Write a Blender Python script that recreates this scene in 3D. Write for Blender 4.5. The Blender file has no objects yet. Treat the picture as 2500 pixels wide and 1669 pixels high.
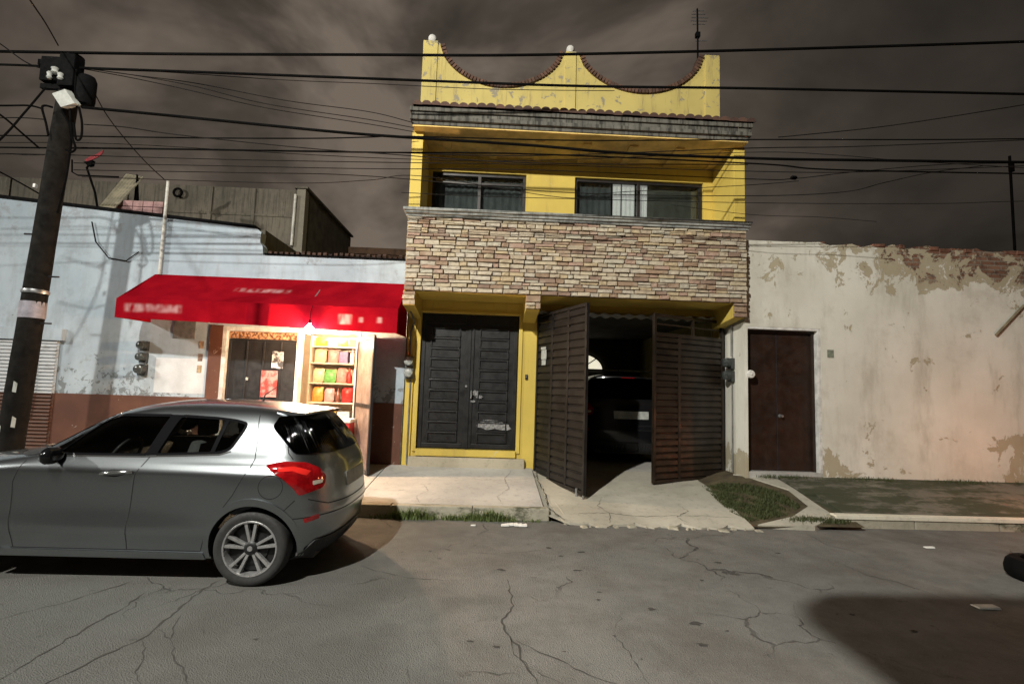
import bpy, bmesh, math, random
from math import sin, cos, pi, radians, sqrt
from mathutils import Vector, Matrix
from mathutils.geometry import delaunay_2d_cdt

random.seed(7)
scene = bpy.context.scene
C = scene.collection

# ------------------------------------------------------------------ camera
CAM_H = 1.70
cam_d = bpy.data.cameras.new('camera')
cam = bpy.data.objects.new('camera', cam_d)
C.objects.link(cam)
_p, _y, _r = radians(5.1), radians(2.05), radians(1.87)
_F = Vector((sin(_y) * cos(_p), cos(_y) * cos(_p), sin(_p)))
_R = Vector((cos(_y), -sin(_y), 0))
_U = _R.cross(_F)
_RR = cos(_r) * _R + sin(_r) * _U
_UU = -sin(_r) * _R + cos(_r) * _U
m = Matrix((( _RR.x, _UU.x, -_F.x, 0), (_RR.y, _UU.y, -_F.y, 0), (_RR.z, _UU.z, -_F.z, CAM_H), (0, 0, 0, 1)))
cam.matrix_world = m
cam_d.sensor_width = 36
cam_d.lens = 18.0
cam_d.clip_start = 0.05
cam_d.clip_end = 3000
scene.camera = cam

# ------------------------------------------------------------------ world: low cloud lit by the town
world = bpy.data.worlds.new('World')
scene.world = world
world.use_nodes = True
wn, wl = world.node_tree.nodes, world.node_tree.links
wn.clear()


def wnode(t, **k):
    n = wn.new(t)
    for a, b in k.items():
        setattr(n, a, b)
    return n


w_out = wnode('ShaderNodeOutputWorld')
w_bg = wnode('ShaderNodeBackground')
w_tc = wnode('ShaderNodeTexCoord')
w_map = wnode('ShaderNodeMapping')
w_map.inputs['Scale'].default_value = (1.0, 1.0, 1.7)
w_map.inputs['Location'].default_value = (5.1, 2.2, 1.4)
w_n1 = wnode('ShaderNodeTexNoise')
w_n1.inputs['Scale'].default_value = 2.6
w_n1.inputs['Detail'].default_value = 5.0
w_n1.inputs['Roughness'].default_value = 0.56
w_n1.inputs['Distortion'].default_value = 0.35
w_dot = wnode('ShaderNodeVectorMath', operation='DOT_PRODUCT')
w_dot.inputs[1].default_value = Vector((-0.12, 0.93, 0.28)).normalized()
w_glow = wnode('ShaderNodeMapRange', interpolation_type='SMOOTHSTEP')
w_glow.inputs['From Min'].default_value = 0.68
w_glow.inputs['From Max'].default_value = 0.965
w_glow.inputs['To Min'].default_value = 0.24
w_glow.inputs['To Max'].default_value = 1.0
w_cl = wnode('ShaderNodeMapRange')
w_cl.inputs['From Min'].default_value = 0.36
w_cl.inputs['From Max'].default_value = 0.62
w_cl.inputs['To Min'].default_value = 0.36
w_cl.inputs['To Max'].default_value = 1.18
w_mul = wnode('ShaderNodeMath', operation='MULTIPLY')
w_ramp = wnode('ShaderNodeValToRGB')
w_ramp.color_ramp.elements[0].position = 0.0
w_ramp.color_ramp.elements[0].color = (0.006, 0.0056, 0.0045, 1)
w_ramp.color_ramp.elements[1].position = 1.0
w_ramp.color_ramp.elements[1].color = (0.172, 0.137, 0.108, 1)
e = w_ramp.color_ramp.elements.new(0.55)
e.color = (0.066, 0.054, 0.043, 1)
wl.new(w_tc.outputs['Generated'], w_map.inputs['Vector'])
wl.new(w_map.outputs['Vector'], w_n1.inputs['Vector'])
wl.new(w_tc.outputs['Generated'], w_dot.inputs[0])
wl.new(w_dot.outputs['Value'], w_glow.inputs['Value'])
wl.new(w_n1.outputs['Fac'], w_cl.inputs['Value'])
wl.new(w_glow.outputs['Result'], w_mul.inputs[0])
wl.new(w_cl.outputs['Result'], w_mul.inputs[1])
wl.new(w_mul.outputs['Value'], w_ramp.inputs['Fac'])
wl.new(w_ramp.outputs['Color'], w_bg.inputs['Color'])
w_bg.inputs['Strength'].default_value = 1.0
wl.new(w_bg.outputs['Background'], w_out.inputs['Surface'])

# ------------------------------------------------------------------ exposure
scene.view_settings.view_transform = 'Standard'
scene.view_settings.look = 'None'
scene.view_settings.exposure = 0.0
scene.view_settings.gamma = 1.0
scene.cycles.use_denoising = True
scene.cycles.max_bounces = 8
scene.cycles.transparent_max_bounces = 12
scene.cycles.sample_clamp_indirect = 4.0

LAMP_POS = (-4.0, -1.5, 8.45)
LAMP_POWER = 7500.0
BULB_POWER = 420.0
TAIL_POWER = 32.0

# ------------------------------------------------------------------ mesh helpers


class MB:
    """collects shapes in world coordinates; build() links them as one mesh object"""

    def __init__(self):
        self.v, self.f, self.m = [], [], []

    def face(self, pts, mi=0):
        b = len(self.v)
        self.v += [tuple(p) for p in pts]
        self.f.append(tuple(range(b, b + len(pts))))
        self.m.append(mi)
        return self

    def box(self, x0, x1, y0, y1, z0, z1, mi=0):
        b = len(self.v)
        self.v += [(x0, y0, z0), (x1, y0, z0), (x1, y1, z0), (x0, y1, z0), (x0, y0, z1), (x1, y0, z1), (x1, y1, z1), (x0, y1, z1)]
        self.f += [(b, b + 3, b + 2, b + 1), (b + 4, b + 5, b + 6, b + 7), (b, b + 1, b + 5, b + 4), (b + 1, b + 2, b + 6, b + 5), (b + 2, b + 3, b + 7, b + 6), (b + 3, b, b + 4, b + 7)]
        self.m += [mi] * 6
        return self

    def hexa(self, p, mi=0):
        """8 points: bottom ring 0-3 ccw from above, top ring 4-7"""
        b = len(self.v)
        self.v += [tuple(q) for q in p]
        self.f += [(b, b + 3, b + 2, b + 1), (b + 4, b + 5, b + 6, b + 7), (b, b + 1, b + 5, b + 4), (b + 1, b + 2, b + 6, b + 5), (b + 2, b + 3, b + 7, b + 6), (b + 3, b, b + 4, b + 7)]
        self.m += [mi] * 6
        return self

    def prism(self, poly, axis, a, c, mi=0):
        """poly of 2d points extruded along axis ('x': (y,z), 'y': (x,z), 'z': (x,y))"""
        def pt(q, t):
            return {'x': (t, q[0], q[1]), 'y': (q[0], t, q[1]), 'z': (q[0], q[1], t)}[axis]
        b, n = len(self.v), len(poly)
        self.v += [pt(q, a) for q in poly] + [pt(q, c) for q in poly]
        self.f.append(tuple(range(b, b + n)))
        self.f.append(tuple(range(b + 2 * n - 1, b + n - 1, -1)))
        for i in range(n):
            j = (i + 1) % n
            self.f.append((b + i, b + n + i, b + n + j, b + j))
        self.m += [mi] * (n + 2)
        return self

    def tube(self, pts, r, n=8, cap=True, mi=0, radii=None):
        pts = [Vector(p) for p in pts]
        b = len(self.v)
        k = len(pts)
        prev = None
        for i, p in enumerate(pts):
            t = (pts[min(i + 1, k - 1)] - pts[max(i - 1, 0)]).normalized()
            if prev is None:
                a = Vector((0, 0, 1)) if abs(t.z) < 0.9 else Vector((1, 0, 0))
                u = t.cross(a).normalized()
            else:
                u = (prev - t * prev.dot(t)).normalized()
            prev = u
            w = t.cross(u)
            rr = radii[i] if radii else r
            for j in range(n):
                an = 2 * pi * j / n
                self.v.append(tuple(p + (u * cos(an) + w * sin(an)) * rr))
        for i in range(k - 1):
            for j in range(n):
                j2 = (j + 1) % n
                self.f.append((b + i * n + j, b + i * n + j2, b + (i + 1) * n + j2, b + (i + 1) * n + j))
                self.m.append(mi)
        if cap:
            self.f.append(tuple(b + j for j in range(n - 1, -1, -1)))
            self.f.append(tuple(b + (k - 1) * n + j for j in range(n)))
            self.m += [mi, mi]
        return self

    def lathe(self, prof, c, axis='z', n=24, mi=0):
        """prof: (radius, height) from one end to the other"""
        b = len(self.v)
        for (r, h) in prof:
            for j in range(n):
                a = 2 * pi * j / n
                u, w = r * cos(a), r * sin(a)
                q = {'z': (u, w, h), 'y': (u, h, w), 'x': (h, u, w)}[axis]
                self.v.append((c[0] + q[0], c[1] + q[1], c[2] + q[2]))
        for i in range(len(prof) - 1):
            for j in range(n):
                j2 = (j + 1) % n
                self.f.append((b + i * n + j, b + i * n + j2, b + (i + 1) * n + j2, b + (i + 1) * n + j))
                self.m.append(mi)
        self.f.append(tuple(b + j for j in range(n - 1, -1, -1)))
        self.f.append(tuple(b + (len(prof) - 1) * n + j for j in range(n)))
        self.m += [mi, mi]
        return self

    def build(self, name, mats, parent=None, bevel=0.0, smooth=None, seg=2, origin=None):
        o = origin if origin else (wloc(parent) if parent else (0, 0, 0))
        me = bpy.data.meshes.new(name)
        me.from_pydata([(x - o[0], y - o[1], z - o[2]) for x, y, z in self.v], [], self.f)
        if not isinstance(mats, (list, tuple)):
            mats = [mats]
        for mt in mats:
            me.materials.append(mt)
        if len(mats) > 1:
            me.polygons.foreach_set('material_index', self.m)
        bm = bmesh.new()
        bm.from_mesh(me)
        bmesh.ops.remove_doubles(bm, verts=bm.verts, dist=1e-5)
        bmesh.ops.recalc_face_normals(bm, faces=bm.faces)
        if bevel > 0:
            es = [e for e in bm.edges if len(e.link_faces) == 2 and e.calc_face_angle(0) > 0.5]
            bmesh.ops.bevel(bm, geom=es, offset=bevel, segments=seg, affect='EDGES', clamp_overlap=True, profile=0.6)
        bm.to_mesh(me)
        bm.free()
        if smooth is not None:
            me.shade_smooth()
            me.set_sharp_from_angle(angle=radians(smooth))
        ob = bpy.data.objects.new(name, me)
        C.objects.link(ob)
        if parent:
            ob.parent = parent
            if origin:
                p = wloc(parent)
                ob.location = (origin[0] - p[0], origin[1] - p[1], origin[2] - p[2])
        elif origin:
            ob.location = origin
        return ob


def wloc(o):
    x = y = z = 0.0
    while o is not None:
        x += o.location[0]
        y += o.location[1]
        z += o.location[2]
        o = o.parent
    return (x, y, z)


def tag(o, label=None, cat=None, group=None, kind=None):
    if label:
        o['label'] = label
    if cat:
        o['category'] = cat
    if group:
        o['group'] = group
    if kind:
        o['kind'] = kind
    return o


def thing(name, loc, label, cat, group=None):
    o = bpy.data.objects.new(name, None)
    o.location = loc
    o.empty_display_size = 0.1
    C.objects.link(o)
    return tag(o, label, cat, group)


def inst(src, name, parent, loc, rot=(0, 0, 0), scale=(1, 1, 1), mat=None):
    o = bpy.data.objects.new(name, src)
    C.objects.link(o)
    o.parent = parent
    if parent is not None:
        p = wloc(parent)
        loc = (loc[0] - p[0], loc[1] - p[1], loc[2] - p[2])
    o.location = loc
    o.rotation_euler = rot
    o.scale = scale
    return o


def copy_tree(o, parent=None):
    c = o.copy()
    C.objects.link(c)
    c.parent = parent
    for ch in [x for x in C.objects if x.parent == o]:
        copy_tree(ch, c)
    return c


def unproj(px, py, Y):
    """a point of the photograph (2500 px wide) brought to the plane at distance Y"""
    d = _F + (px - 1250) / 1250 * _RR - (py - 834.5) / 1250 * _UU
    t = Y / d.y
    return Vector((t * d.x, Y, CAM_H + t * d.z))


def ground(px, py, z=0.0):
    d = _F + (px - 1250) / 1250 * _RR - (py - 834.5) / 1250 * _UU
    t = (z - CAM_H) / d.z
    return Vector((t * d.x, t * d.y, z))


# ------------------------------------------------------------------ material helpers
def lin(r, g, b):
    def f(c):
        c /= 255
        return c / 12.92 if c <= 0.04045 else ((c + 0.055) / 1.055) ** 2.4
    return (f(r), f(g), f(b), 1)


class MT:
    def __init__(self, name):
        self.mat = bpy.data.materials.new(name)
        self.mat.use_nodes = True
        self.nt = self.mat.node_tree
        self.n, self.l = self.nt.nodes, self.nt.links
        self.b = self.n['Principled BSDF']
        self._pos = None

    def node(self, t, ins=None, **k):
        n = self.n.new(t)
        for a, b in k.items():
            setattr(n, a, b)
        for a, b in (ins or {}).items():
            self.set(n.inputs[a], b)
        return n

    def set(self, sock, v):
        if hasattr(v, 'is_output'):
            self.l.new(v, sock)
        else:
            sock.default_value = v

    def pos(self):
        if self._pos is None:
            self._pos = self.node('ShaderNodeNewGeometry').outputs['Position']
        return self._pos

    def xyz(self):
        s = self.node('ShaderNodeSeparateXYZ', {0: self.pos()})
        return s.outputs

    def noise(self, scale, detail=6, rough=0.6, vec=None, stretch=None, dist=0.0):
        v = vec or self.pos()
        if stretch:
            v = self.node('ShaderNodeMapping', {'Vector': v, 'Scale': stretch}).outputs[0]
        return self.node('ShaderNodeTexNoise', {'Vector': v, 'Scale': scale, 'Detail': detail, 'Roughness': rough, 'Distortion': dist}).outputs['Fac']

    def ramp(self, v, a, b, lo=0.0, hi=1.0, smooth=True):
        return self.node('ShaderNodeMapRange', {'Value': v, 'From Min': a, 'From Max': b, 'To Min': lo, 'To Max': hi}, interpolation_type='SMOOTHSTEP' if smooth else 'LINEAR').outputs[0]

    def math(self, op, a, b=0.0, c=None):
        n = self.node('ShaderNodeMath', {0: a, 1: b}, operation=op)
        if c is not None:
            self.set(n.inputs[2], c)
        return n.outputs[0]

    def mix(self, f, a, b, mode='MIX'):
        n = self.node('ShaderNodeMix', data_type='RGBA', blend_type=mode)
        self.set(n.inputs[0], f)
        self.set(n.inputs[6], a)
        self.set(n.inputs[7], b)
        return n.outputs[2]

    def bump(self, h, strength=0.3, dist=0.01):
        n = self.node('ShaderNodeBump', {'Height': h, 'Strength': strength, 'Distance': dist})
        self.l.new(n.outputs[0], self.b.inputs['Normal'])

    def out(self, color=None, rough=None, metal=None, **k):
        if color is not None:
            self.set(self.b.inputs['Base Color'], color)
        if rough is not None:
            self.set(self.b.inputs['Roughness'], rough)
        if metal is not None:
            self.set(self.b.inputs['Metallic'], metal)
        for a, b in k.items():
            self.set(self.b.inputs[a.replace('_', ' ')], b)
        return self.mat


def c4(r, g, b):
    return (r, g, b, 1)


def simple(name, col, rough=0.6, metal=0.0, var=0.25, scale=9.0, bump=0.15, **k):
    t = MT(name)
    n = t.noise(scale, 6, 0.65)
    f = t.ramp(n, 0.3, 0.7)
    dark = tuple(c * (1 - var) for c in col) + (1,)
    lite = tuple(min(1, c * (1 + var * 0.6)) for c in col) + (1,)
    t.bump(t.noise(scale * 8, 4, 0.6), bump, 0.004)
    r = t.ramp(t.noise(scale * 2.3, 4), 0.3, 0.7, max(0.02, rough - 0.1), min(1, rough + 0.1))
    return t.out(t.mix(f, dark, lite), r, metal, **k)


def paint_worn(name, col, under, stain, amount=0.60, rough=0.8, scale=3.0, streak=0.35):
    """painted plaster with flaked spots, drips and grime"""
    t = MT(name)
    x = t.xyz()
    big = t.noise(0.9, 5, 0.6)
    base = t.mix(t.ramp(big, 0.3, 0.72), tuple(c * 0.86 for c in col) + (1,), tuple(min(1, c * 1.06) for c in col) + (1,))
    drip = t.noise(2.6, 6, 0.7, stretch=(3.0, 3.0, 0.35))
    base = t.mix(t.math('MULTIPLY', t.ramp(drip, 0.52, 0.74), streak), base, stain + (1,))
    fl = t.noise(scale, 9, 0.72, dist=0.6)
    msk = t.ramp(fl, amount, amount + 0.03)
    base = t.mix(msk, base, under + (1,))
    h = t.math('SUBTRACT', t.math('MULTIPLY', t.noise(60, 4), 0.25), msk)
    t.bump(h, 0.35, 0.006)
    return t.out(base, rough)


# ------------------------------------------------------------------ materials
# asphalt
t = MT('asphalt')
big = t.noise(0.35, 6, 0.6)
mid = t.noise(2.2, 8, 0.7)
fine = t.noise(90, 4, 0.7)
vor = t.node('ShaderNodeTexVoronoi', {'Vector': t.pos(), 'Scale': 120.0}).outputs['Distance']
col = t.mix(t.ramp(big, 0.32, 0.68), c4(0.150, 0.152, 0.145), c4(0.205, 0.196, 0.182))
col = t.mix(t.ramp(t.noise(0.9, 7, 0.65, dist=0.5), 0.46, 0.66, 0.0, 0.55), col, c4(0.092, 0.082, 0.070))
col = t.mix(t.ramp(mid, 0.35, 0.75, 0.0, 0.62), col, c4(0.080, 0.075, 0.068))
col = t.mix(t.ramp(t.noise(16, 6, 0.75), 0.54, 0.74, 0.0, 0.55), col, c4(0.065, 0.060, 0.055))
col = t.mix(t.ramp(fine, 0.52, 0.72, 0.0, 0.6), col, c4(0.28, 0.27, 0.24))
col = t.mix(t.ramp(t.noise(5.5, 5, 0.6, dist=0.4), 0.67, 0.71, 0, 0.8), col, c4(0.045, 0.042, 0.04))
old_falloff_m = t.ramp(t.math('ADD', t.xyz()[0], t.math('MULTIPLY', t.noise(0.5, 5, 0.6), 3.0)), 2.4, -0.2, 0, .62)  # older cracked asphalt at left, plus the light's falloff there painted into the colour
col = t.mix(old_falloff_m, col, c4(0.062, 0.063, 0.055))
crk_v = t.node('ShaderNodeVectorMath', {0: t.pos(), 1: t.node('ShaderNodeVectorMath', {0: t.node('ShaderNodeTexNoise', {'Vector': t.pos(), 'Scale': 2.0, 'Detail': 6.0}).outputs['Color'], 1: (0.7, 0.7, 0)}, operation='MULTIPLY').outputs[0]}, operation='ADD').outputs[0]
crk = t.node('ShaderNodeTexVoronoi', {'Vector': crk_v, 'Scale': 0.8}, feature='DISTANCE_TO_EDGE').outputs['Distance']
crm = t.math('MULTIPLY', t.ramp(crk, 0.003, 0.010, 1, 0), t.ramp(t.noise(0.6, 3), 0.5, 0.62))
col = t.mix(t.math('MULTIPLY', crm, 0.75), col, c4(0.03, 0.028, 0.026))
t.bump(t.math('SUBTRACT', t.math('ADD', t.math('MULTIPLY', vor, 0.6), t.math('MULTIPLY', mid, 0.7)), crm), 0.75, 0.014)
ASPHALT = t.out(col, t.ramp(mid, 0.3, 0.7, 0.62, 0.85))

t = MT('crack_filling')
CRACK = t.out(t.mix(t.noise(14, 5), c4(0.018, 0.017, 0.015), c4(0.075, 0.07, 0.062)), 0.95)

# concrete paving
def concrete(name, a, b, moss=0.0, rough=0.85, drip=0.0):
    t = MT(name)
    n1 = t.noise(1.1, 6, 0.62)
    n2 = t.noise(11, 7, 0.7)
    col = t.mix(t.ramp(n1, 0.3, 0.7), a + (1,), b + (1,))
    col = t.mix(t.ramp(n2, 0.5, 0.78, 0, 0.6), col, tuple(c * 0.45 for c in a) + (1,))
    col = t.mix(t.ramp(t.noise(45, 3), 0.58, 0.75, 0, 0.3), col, tuple(min(1, c * 1.5) for c in b) + (1,))
    if drip:
        dn = t.noise(4.0, 6, 0.7, stretch=(3.5, 3.5, 0.25))
        col = t.mix(t.ramp(dn, 0.46, 0.62, 0, drip), col, tuple(c * 0.22 for c in a) + (1,))
    if moss:
        mm = t.ramp(t.noise(1.7, 8, 0.72, stretch=(0.6, 1.4, 1)), 0.58 - 0.25 * moss, 0.66 - 0.2 * moss, 0, 0.85)
        col = t.mix(mm, col, c4(0.028, 0.036, 0.012))
    t.bump(t.math('ADD', n2, t.math('MULTIPLY', t.noise(70, 3), 0.4)), 0.4, 0.008)
    return t.out(col, rough)


CONC_L = concrete('pavement_concrete', (0.36, 0.35, 0.33), (0.50, 0.48, 0.44))
CONC_RAMP = concrete('driveway_concrete', (0.36, 0.34, 0.28), (0.50, 0.47, 0.39))
CONC_R = concrete('mossy_concrete', (0.13, 0.12, 0.095), (0.19, 0.17, 0.13), moss=0.6)
KERB_M = concrete('kerb_concrete', (0.28, 0.26, 0.20), (0.42, 0.39, 0.31), moss=0.3)
STEP_M = concrete('tan_step_concrete', (0.34, 0.30, 0.22), (0.44, 0.39, 0.29))
SOFFIT_M = simple('orange_tan_soffit', (0.74, 0.52, 0.17), 0.8, 0, 0.35, 2.5, 0.2)
KERB_PALE = concrete('pale_kerb_concrete', (0.66, 0.62, 0.50), (0.76, 0.72, 0.60))
CONC_WALL = concrete('bare_concrete_wall', (0.10, 0.088, 0.068), (0.185, 0.16, 0.122), drip=.45)
LEDGE_M = concrete('ledge_concrete', (0.22, 0.23, 0.22), (0.36, 0.36, 0.33), drip=.5)
FASCIA_M = concrete('fascia_concrete', (0.075, 0.072, 0.060), (0.16, 0.15, 0.125), drip=.85)

YELLOW = paint_worn('yellow_paint', (0.62, 0.46, 0.090), (0.55, 0.48, 0.30), (0.36, 0.25, 0.07), 0.66, 0.75, 3.5, 0.55)
YELLOW_OLD = paint_worn('weathered_yellow_paint', (0.52, 0.42, 0.135), (0.26, 0.23, 0.16), (0.22, 0.17, 0.085), 0.575, 0.8, 5.0, 0.85)

# left shop wall: pale blue-white paint over a brown dado with damp spots
t = MT('pale_blue_wall_paint')
x = t.xyz()
n1 = t.noise(0.8, 5, 0.6)
col = t.mix(t.ramp(n1, 0.3, 0.7), c4(0.35, 0.42, 0.48), c4(0.47, 0.54, 0.60))
drip = t.noise(1.8, 7, 0.7, stretch=(2.2, 2.2, 0.5))
col = t.mix(t.ramp(drip, 0.44, 0.74, 0, 0.60), col, c4(0.27, 0.29, 0.30))
col = t.mix(t.ramp(t.noise(2.6, 8, 0.75), 0.48, 0.70, 0, 0.45), col, c4(0.24, 0.27, 0.30))
low = t.ramp(x[2], 1.35, 2.4, 0.15, 0.0)
fl = t.math('ADD', t.noise(7.0, 8, 0.72, dist=0.4), low)
msk = t.ramp(fl, 0.665, 0.69)
col = t.mix(t.math('MULTIPLY', msk, 0.8), col, c4(0.14, 0.15, 0.15))
top = t.math('ADD', t.noise(3.5, 8, 0.7), t.ramp(x[2], 3.6, 4.5, 0.0, 0.08))
col = t.mix(t.ramp(top, 0.62, 0.68, 0, 0.5), col, c4(0.27, 0.28, 0.29))
t.bump(t.math('SUBTRACT', t.math('MULTIPLY', t.noise(50, 4), 0.3), msk), 0.35, 0.006)
BLUEWALL = t.out(col, 0.8)

t = MT('brown_dado_paint')
col = t.mix(t.ramp(t.noise(1.5, 6), 0.3, 0.7), c4(0.085, 0.030, 0.016), c4(0.14, 0.052, 0.028))
f2 = t.ramp(t.noise(4.5, 9, 0.74, dist=0.5), 0.645, 0.665)
col = t.mix(f2, col, c4(0.36, 0.31, 0.26))
t.bump(t.math('SUBTRACT', t.math('MULTIPLY', t.noise(50, 4), 0.3), f2), 0.35, 0.006)
DADO = t.out(col, 0.7)

# right wall: flaking white limewash, bare brick along the top, damp at the foot
t = MT('flaking_white_limewash')
x = t.xyz()
n1 = t.noise(0.55, 6, 0.6)
col = t.mix(t.ramp(n1, 0.32, 0.7), c4(0.58, 0.56, 0.48), c4(0.74, 0.72, 0.64))
drip = t.noise(1.6, 7, 0.7, stretch=(2.0, 2.0, 0.5))
col = t.mix(t.ramp(drip, 0.46, 0.76, 0, 0.55), col, c4(0.34, 0.31, 0.24))
col = t.mix(t.ramp(t.noise(1.3, 8, 0.7), 0.5, 0.72, 0, 0.4), col, c4(0.40, 0.36, 0.28))
far = t.ramp(x[0], 6.0, 9.0)
fl = t.noise(2.3, 10, 0.70, dist=0.5)
upper = t.math('MULTIPLY', t.ramp(x[2], 3.0, 4.32), t.ramp(x[0], 4.2, 8.8, 0.10, 0.32))
lower = t.math('MULTIPLY', t.ramp(x[2], 1.15, 0.45), t.ramp(x[0], 6.9, 5.5, 0.0, 0.20))
lower2 = t.math('MULTIPLY', t.ramp(x[2], 1.8, 0.6), t.ramp(x[0], 7.9, 9.0, 0.0, 0.25))
fm = t.math('ADD', t.math('ADD', fl, upper), t.math('ADD', lower, lower2))
tan_m = t.ramp(fm, 0.632, 0.655)
col = t.mix(t.math('MULTIPLY', tan_m, 0.85), col, t.mix(t.noise(5, 6), c4(0.30, 0.24, 0.14), c4(0.42, 0.37, 0.25)))
brk_m = t.math('MULTIPLY', t.ramp(fm, 0.745, 0.765), t.ramp(x[2], 3.4, 3.9))
brk = t.node('ShaderNodeTexBrick', {'Vector': t.node('ShaderNodeCombineXYZ', {0: x[0], 1: x[2], 2: 0.0}).outputs[0], 'Color1': c4(0.16, 0.075, 0.045), 'Color2': c4(0.24, 0.13, 0.08), 'Mortar': c4(0.22, 0.19, 0.15), 'Scale': 1.0, 'Brick Width': 0.24, 'Row Height': 0.075, 'Mortar Size': 0.010})
brc = t.mix(t.ramp(t.noise(9, 6, 0.7), 0.45, 0.7), brk.outputs['Color'], c4(0.06, 0.035, 0.025))
col = t.mix(brk_m, col, brc)
spot = t.ramp(t.noise(6.5, 8, 0.75, dist=0.6), 0.70, 0.72, 0, 0.7)
col = t.mix(spot, col, c4(0.20, 0.17, 0.12))
t.bump(t.math('SUBTRACT', t.math('MULTIPLY', t.noise(45, 5), 0.3), t.math('ADD', t.math('MULTIPLY', tan_m, 0.7), t.math('ADD', brk_m, t.math('MULTIPLY', spot, .5)))), 0.5, 0.012)
LIMEWASH = t.out(col, 0.85)

# cladding stones, colour by object
t = MT('cladding_stone')
oi = t.node('ShaderNodeObjectInfo').outputs['Random']
oi = t.math('FRACT', t.math('ADD', oi, t.node('ShaderNodeNewGeometry').outputs['Random Per Island']))
cr = t.node('ShaderNodeValToRGB', {0: oi})
els = cr.color_ramp.elements
cols = [(0.0, (0.42, 0.34, 0.24)), (0.13, (0.50, 0.43, 0.32)), (0.26, (0.30, 0.20, 0.13)), (0.38, (0.46, 0.36, 0.22)), (0.50, (0.25, 0.165, 0.12)), (0.60, (0.48, 0.42, 0.33)), (0.72, (0.38, 0.25, 0.185)), (0.82, (0.44, 0.40, 0.31)), (0.92, (0.48, 0.40, 0.27))]
els[0].position, els[0].color = cols[0][0], cols[0][1] + (1,)
els[1].position, els[1].color = cols[1][0], cols[1][1] + (1,)
for p_, c_ in cols[2:]:
    e = els.new(p_)
    e.color = c_ + (1,)
cr.color_ramp.interpolation = 'CONSTANT'
nn = t.noise(14, 7, 0.7)
col = t.mix(t.ramp(nn, 0.42, 0.72, 0, 0.6), cr.outputs[0], c4(0.17, 0.12, 0.085))
col = t.mix(t.ramp(t.noise(5, 5), 0.5, 0.75, 0, 0.35), col, c4(0.60, 0.54, 0.42))
t.bump(t.math('ADD', nn, t.math('MULTIPLY', t.noise(50, 4), 0.4)), 0.7, 0.012)
STONE = t.out(col, 0.8)
MORTAR = simple('dark_mortar', (0.20, 0.155, 0.12), 0.95, 0, 0.3, 12, 0.5)

t = MT('clay_roof_tile')
oi = t.node('ShaderNodeObjectInfo').outputs['Random']
col = t.mix(oi, c4(0.050, 0.028, 0.022), c4(0.105, 0.052, 0.036))
col = t.mix(t.ramp(t.noise(13, 6, 0.7), 0.5, 0.72, 0, 0.7), col, c4(0.028, 0.026, 0.022))
t.bump(t.noise(40, 5), 0.4, 0.006)
CLAY = t.out(col, 0.85)
t = MT('edging_brick')
oi = t.node('ShaderNodeObjectInfo').outputs['Random']
col = t.mix(oi, c4(0.060, 0.030, 0.020), c4(0.135, 0.068, 0.042))
col = t.mix(t.ramp(t.noise(20, 6, 0.7), 0.5, 0.72, 0, 0.6), col, c4(0.03, 0.026, 0.022))
t.bump(t.noise(50, 5), 0.5, 0.006)
EDGE_BRICK = t.out(col, 0.85)
BROKEN_BRICK = simple('broken_brick', (0.17, 0.075, 0.045), 0.9, 0, 0.5, 10, 0.6)

BLACK_STEEL = simple('black_painted_steel', (0.022, 0.022, 0.024), 0.42, 0.0, 0.35, 6, 0.12)
DOOR_STEEL = simple('charcoal_painted_steel', (0.014, 0.014, 0.0145), 0.45, 0.0, 0.4, 4, 0.15, Specular_IOR_Level=.35)
GATE_BROWN = simple('dark_brown_gate_steel', (0.021, 0.014, 0.009), 0.40, 0.0, 0.5, 4, 0.2, Specular_IOR_Level=.4)
GATE_GREY = simple('dark_grey_gate_steel', (0.012, 0.0105, 0.010), 0.45, 0.0, 0.45, 4, 0.2, Specular_IOR_Level=.35)
SCUFF = simple('scuffed_bare_metal', (0.24, 0.24, 0.24), 0.5, 0.2, 0.7, 22, 0.3)
DOOR_BROWN = simple('dark_brown_door_paint', (0.021, 0.009, 0.005), 0.5, 0.0, 0.4, 3, 0.1)
WHITE_TRIM = simple('white_trim_paint', (0.62, 0.61, 0.58), 0.6, 0, 0.3, 7, 0.2)
WHITE_PIPE = simple('white_pipe', (0.60, 0.58, 0.52), 0.5, 0, 0.3, 7, 0.1)
GREY_PIPE = simple('grey_conduit', (0.20, 0.20, 0.19), 0.5, 0.3, 0.3, 7, 0.1)
ALU = simple('aluminium_frame', (0.35, 0.36, 0.37), 0.4, 0.8, 0.2, 7, 0.1)
DARK_FRAME = simple('dark_bronze_frame', (0.026, 0.022, 0.020), 0.4, 0.3, 0.3, 7, 0.1)
CURTAIN_W = simple('glowing_white_curtain', (0.80, 0.77, 0.74), 0.9, 0, 0.12, 7, 0.1, Emission_Color=(1.0, .95, .9, 1), Emission_Strength=.38)  # emission stands in for light from the room behind
CURTAIN_D = simple('grey_curtain', (0.15, 0.155, 0.16), 0.9, 0, 0.3, 4, 0.1)
BLIND = simple('olive_grey_blind', (0.16, 0.155, 0.13), 0.9, 0, 0.25, 4, 0.1)
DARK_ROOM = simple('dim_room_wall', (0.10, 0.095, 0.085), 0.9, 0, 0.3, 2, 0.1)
METER_GREY = simple('meter_housing', (0.18, 0.19, 0.19), 0.5, 0.3, 0.3, 9, 0.1)
METER_DARK = simple('dark_meter_housing', (0.045, 0.05, 0.05), 0.45, 0.2, 0.3, 9, 0.1)
CABLE_M = simple('black_cable', (0.0035, 0.0035, 0.0035), 0.9, 0, 0.3, 5, 0.1, Specular_IOR_Level=.05)
CABLE_THIN = simple('weathered_cable', (0.013, 0.011, 0.010), 0.9, 0, 0.3, 5, 0.1, Specular_IOR_Level=.1)
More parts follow.
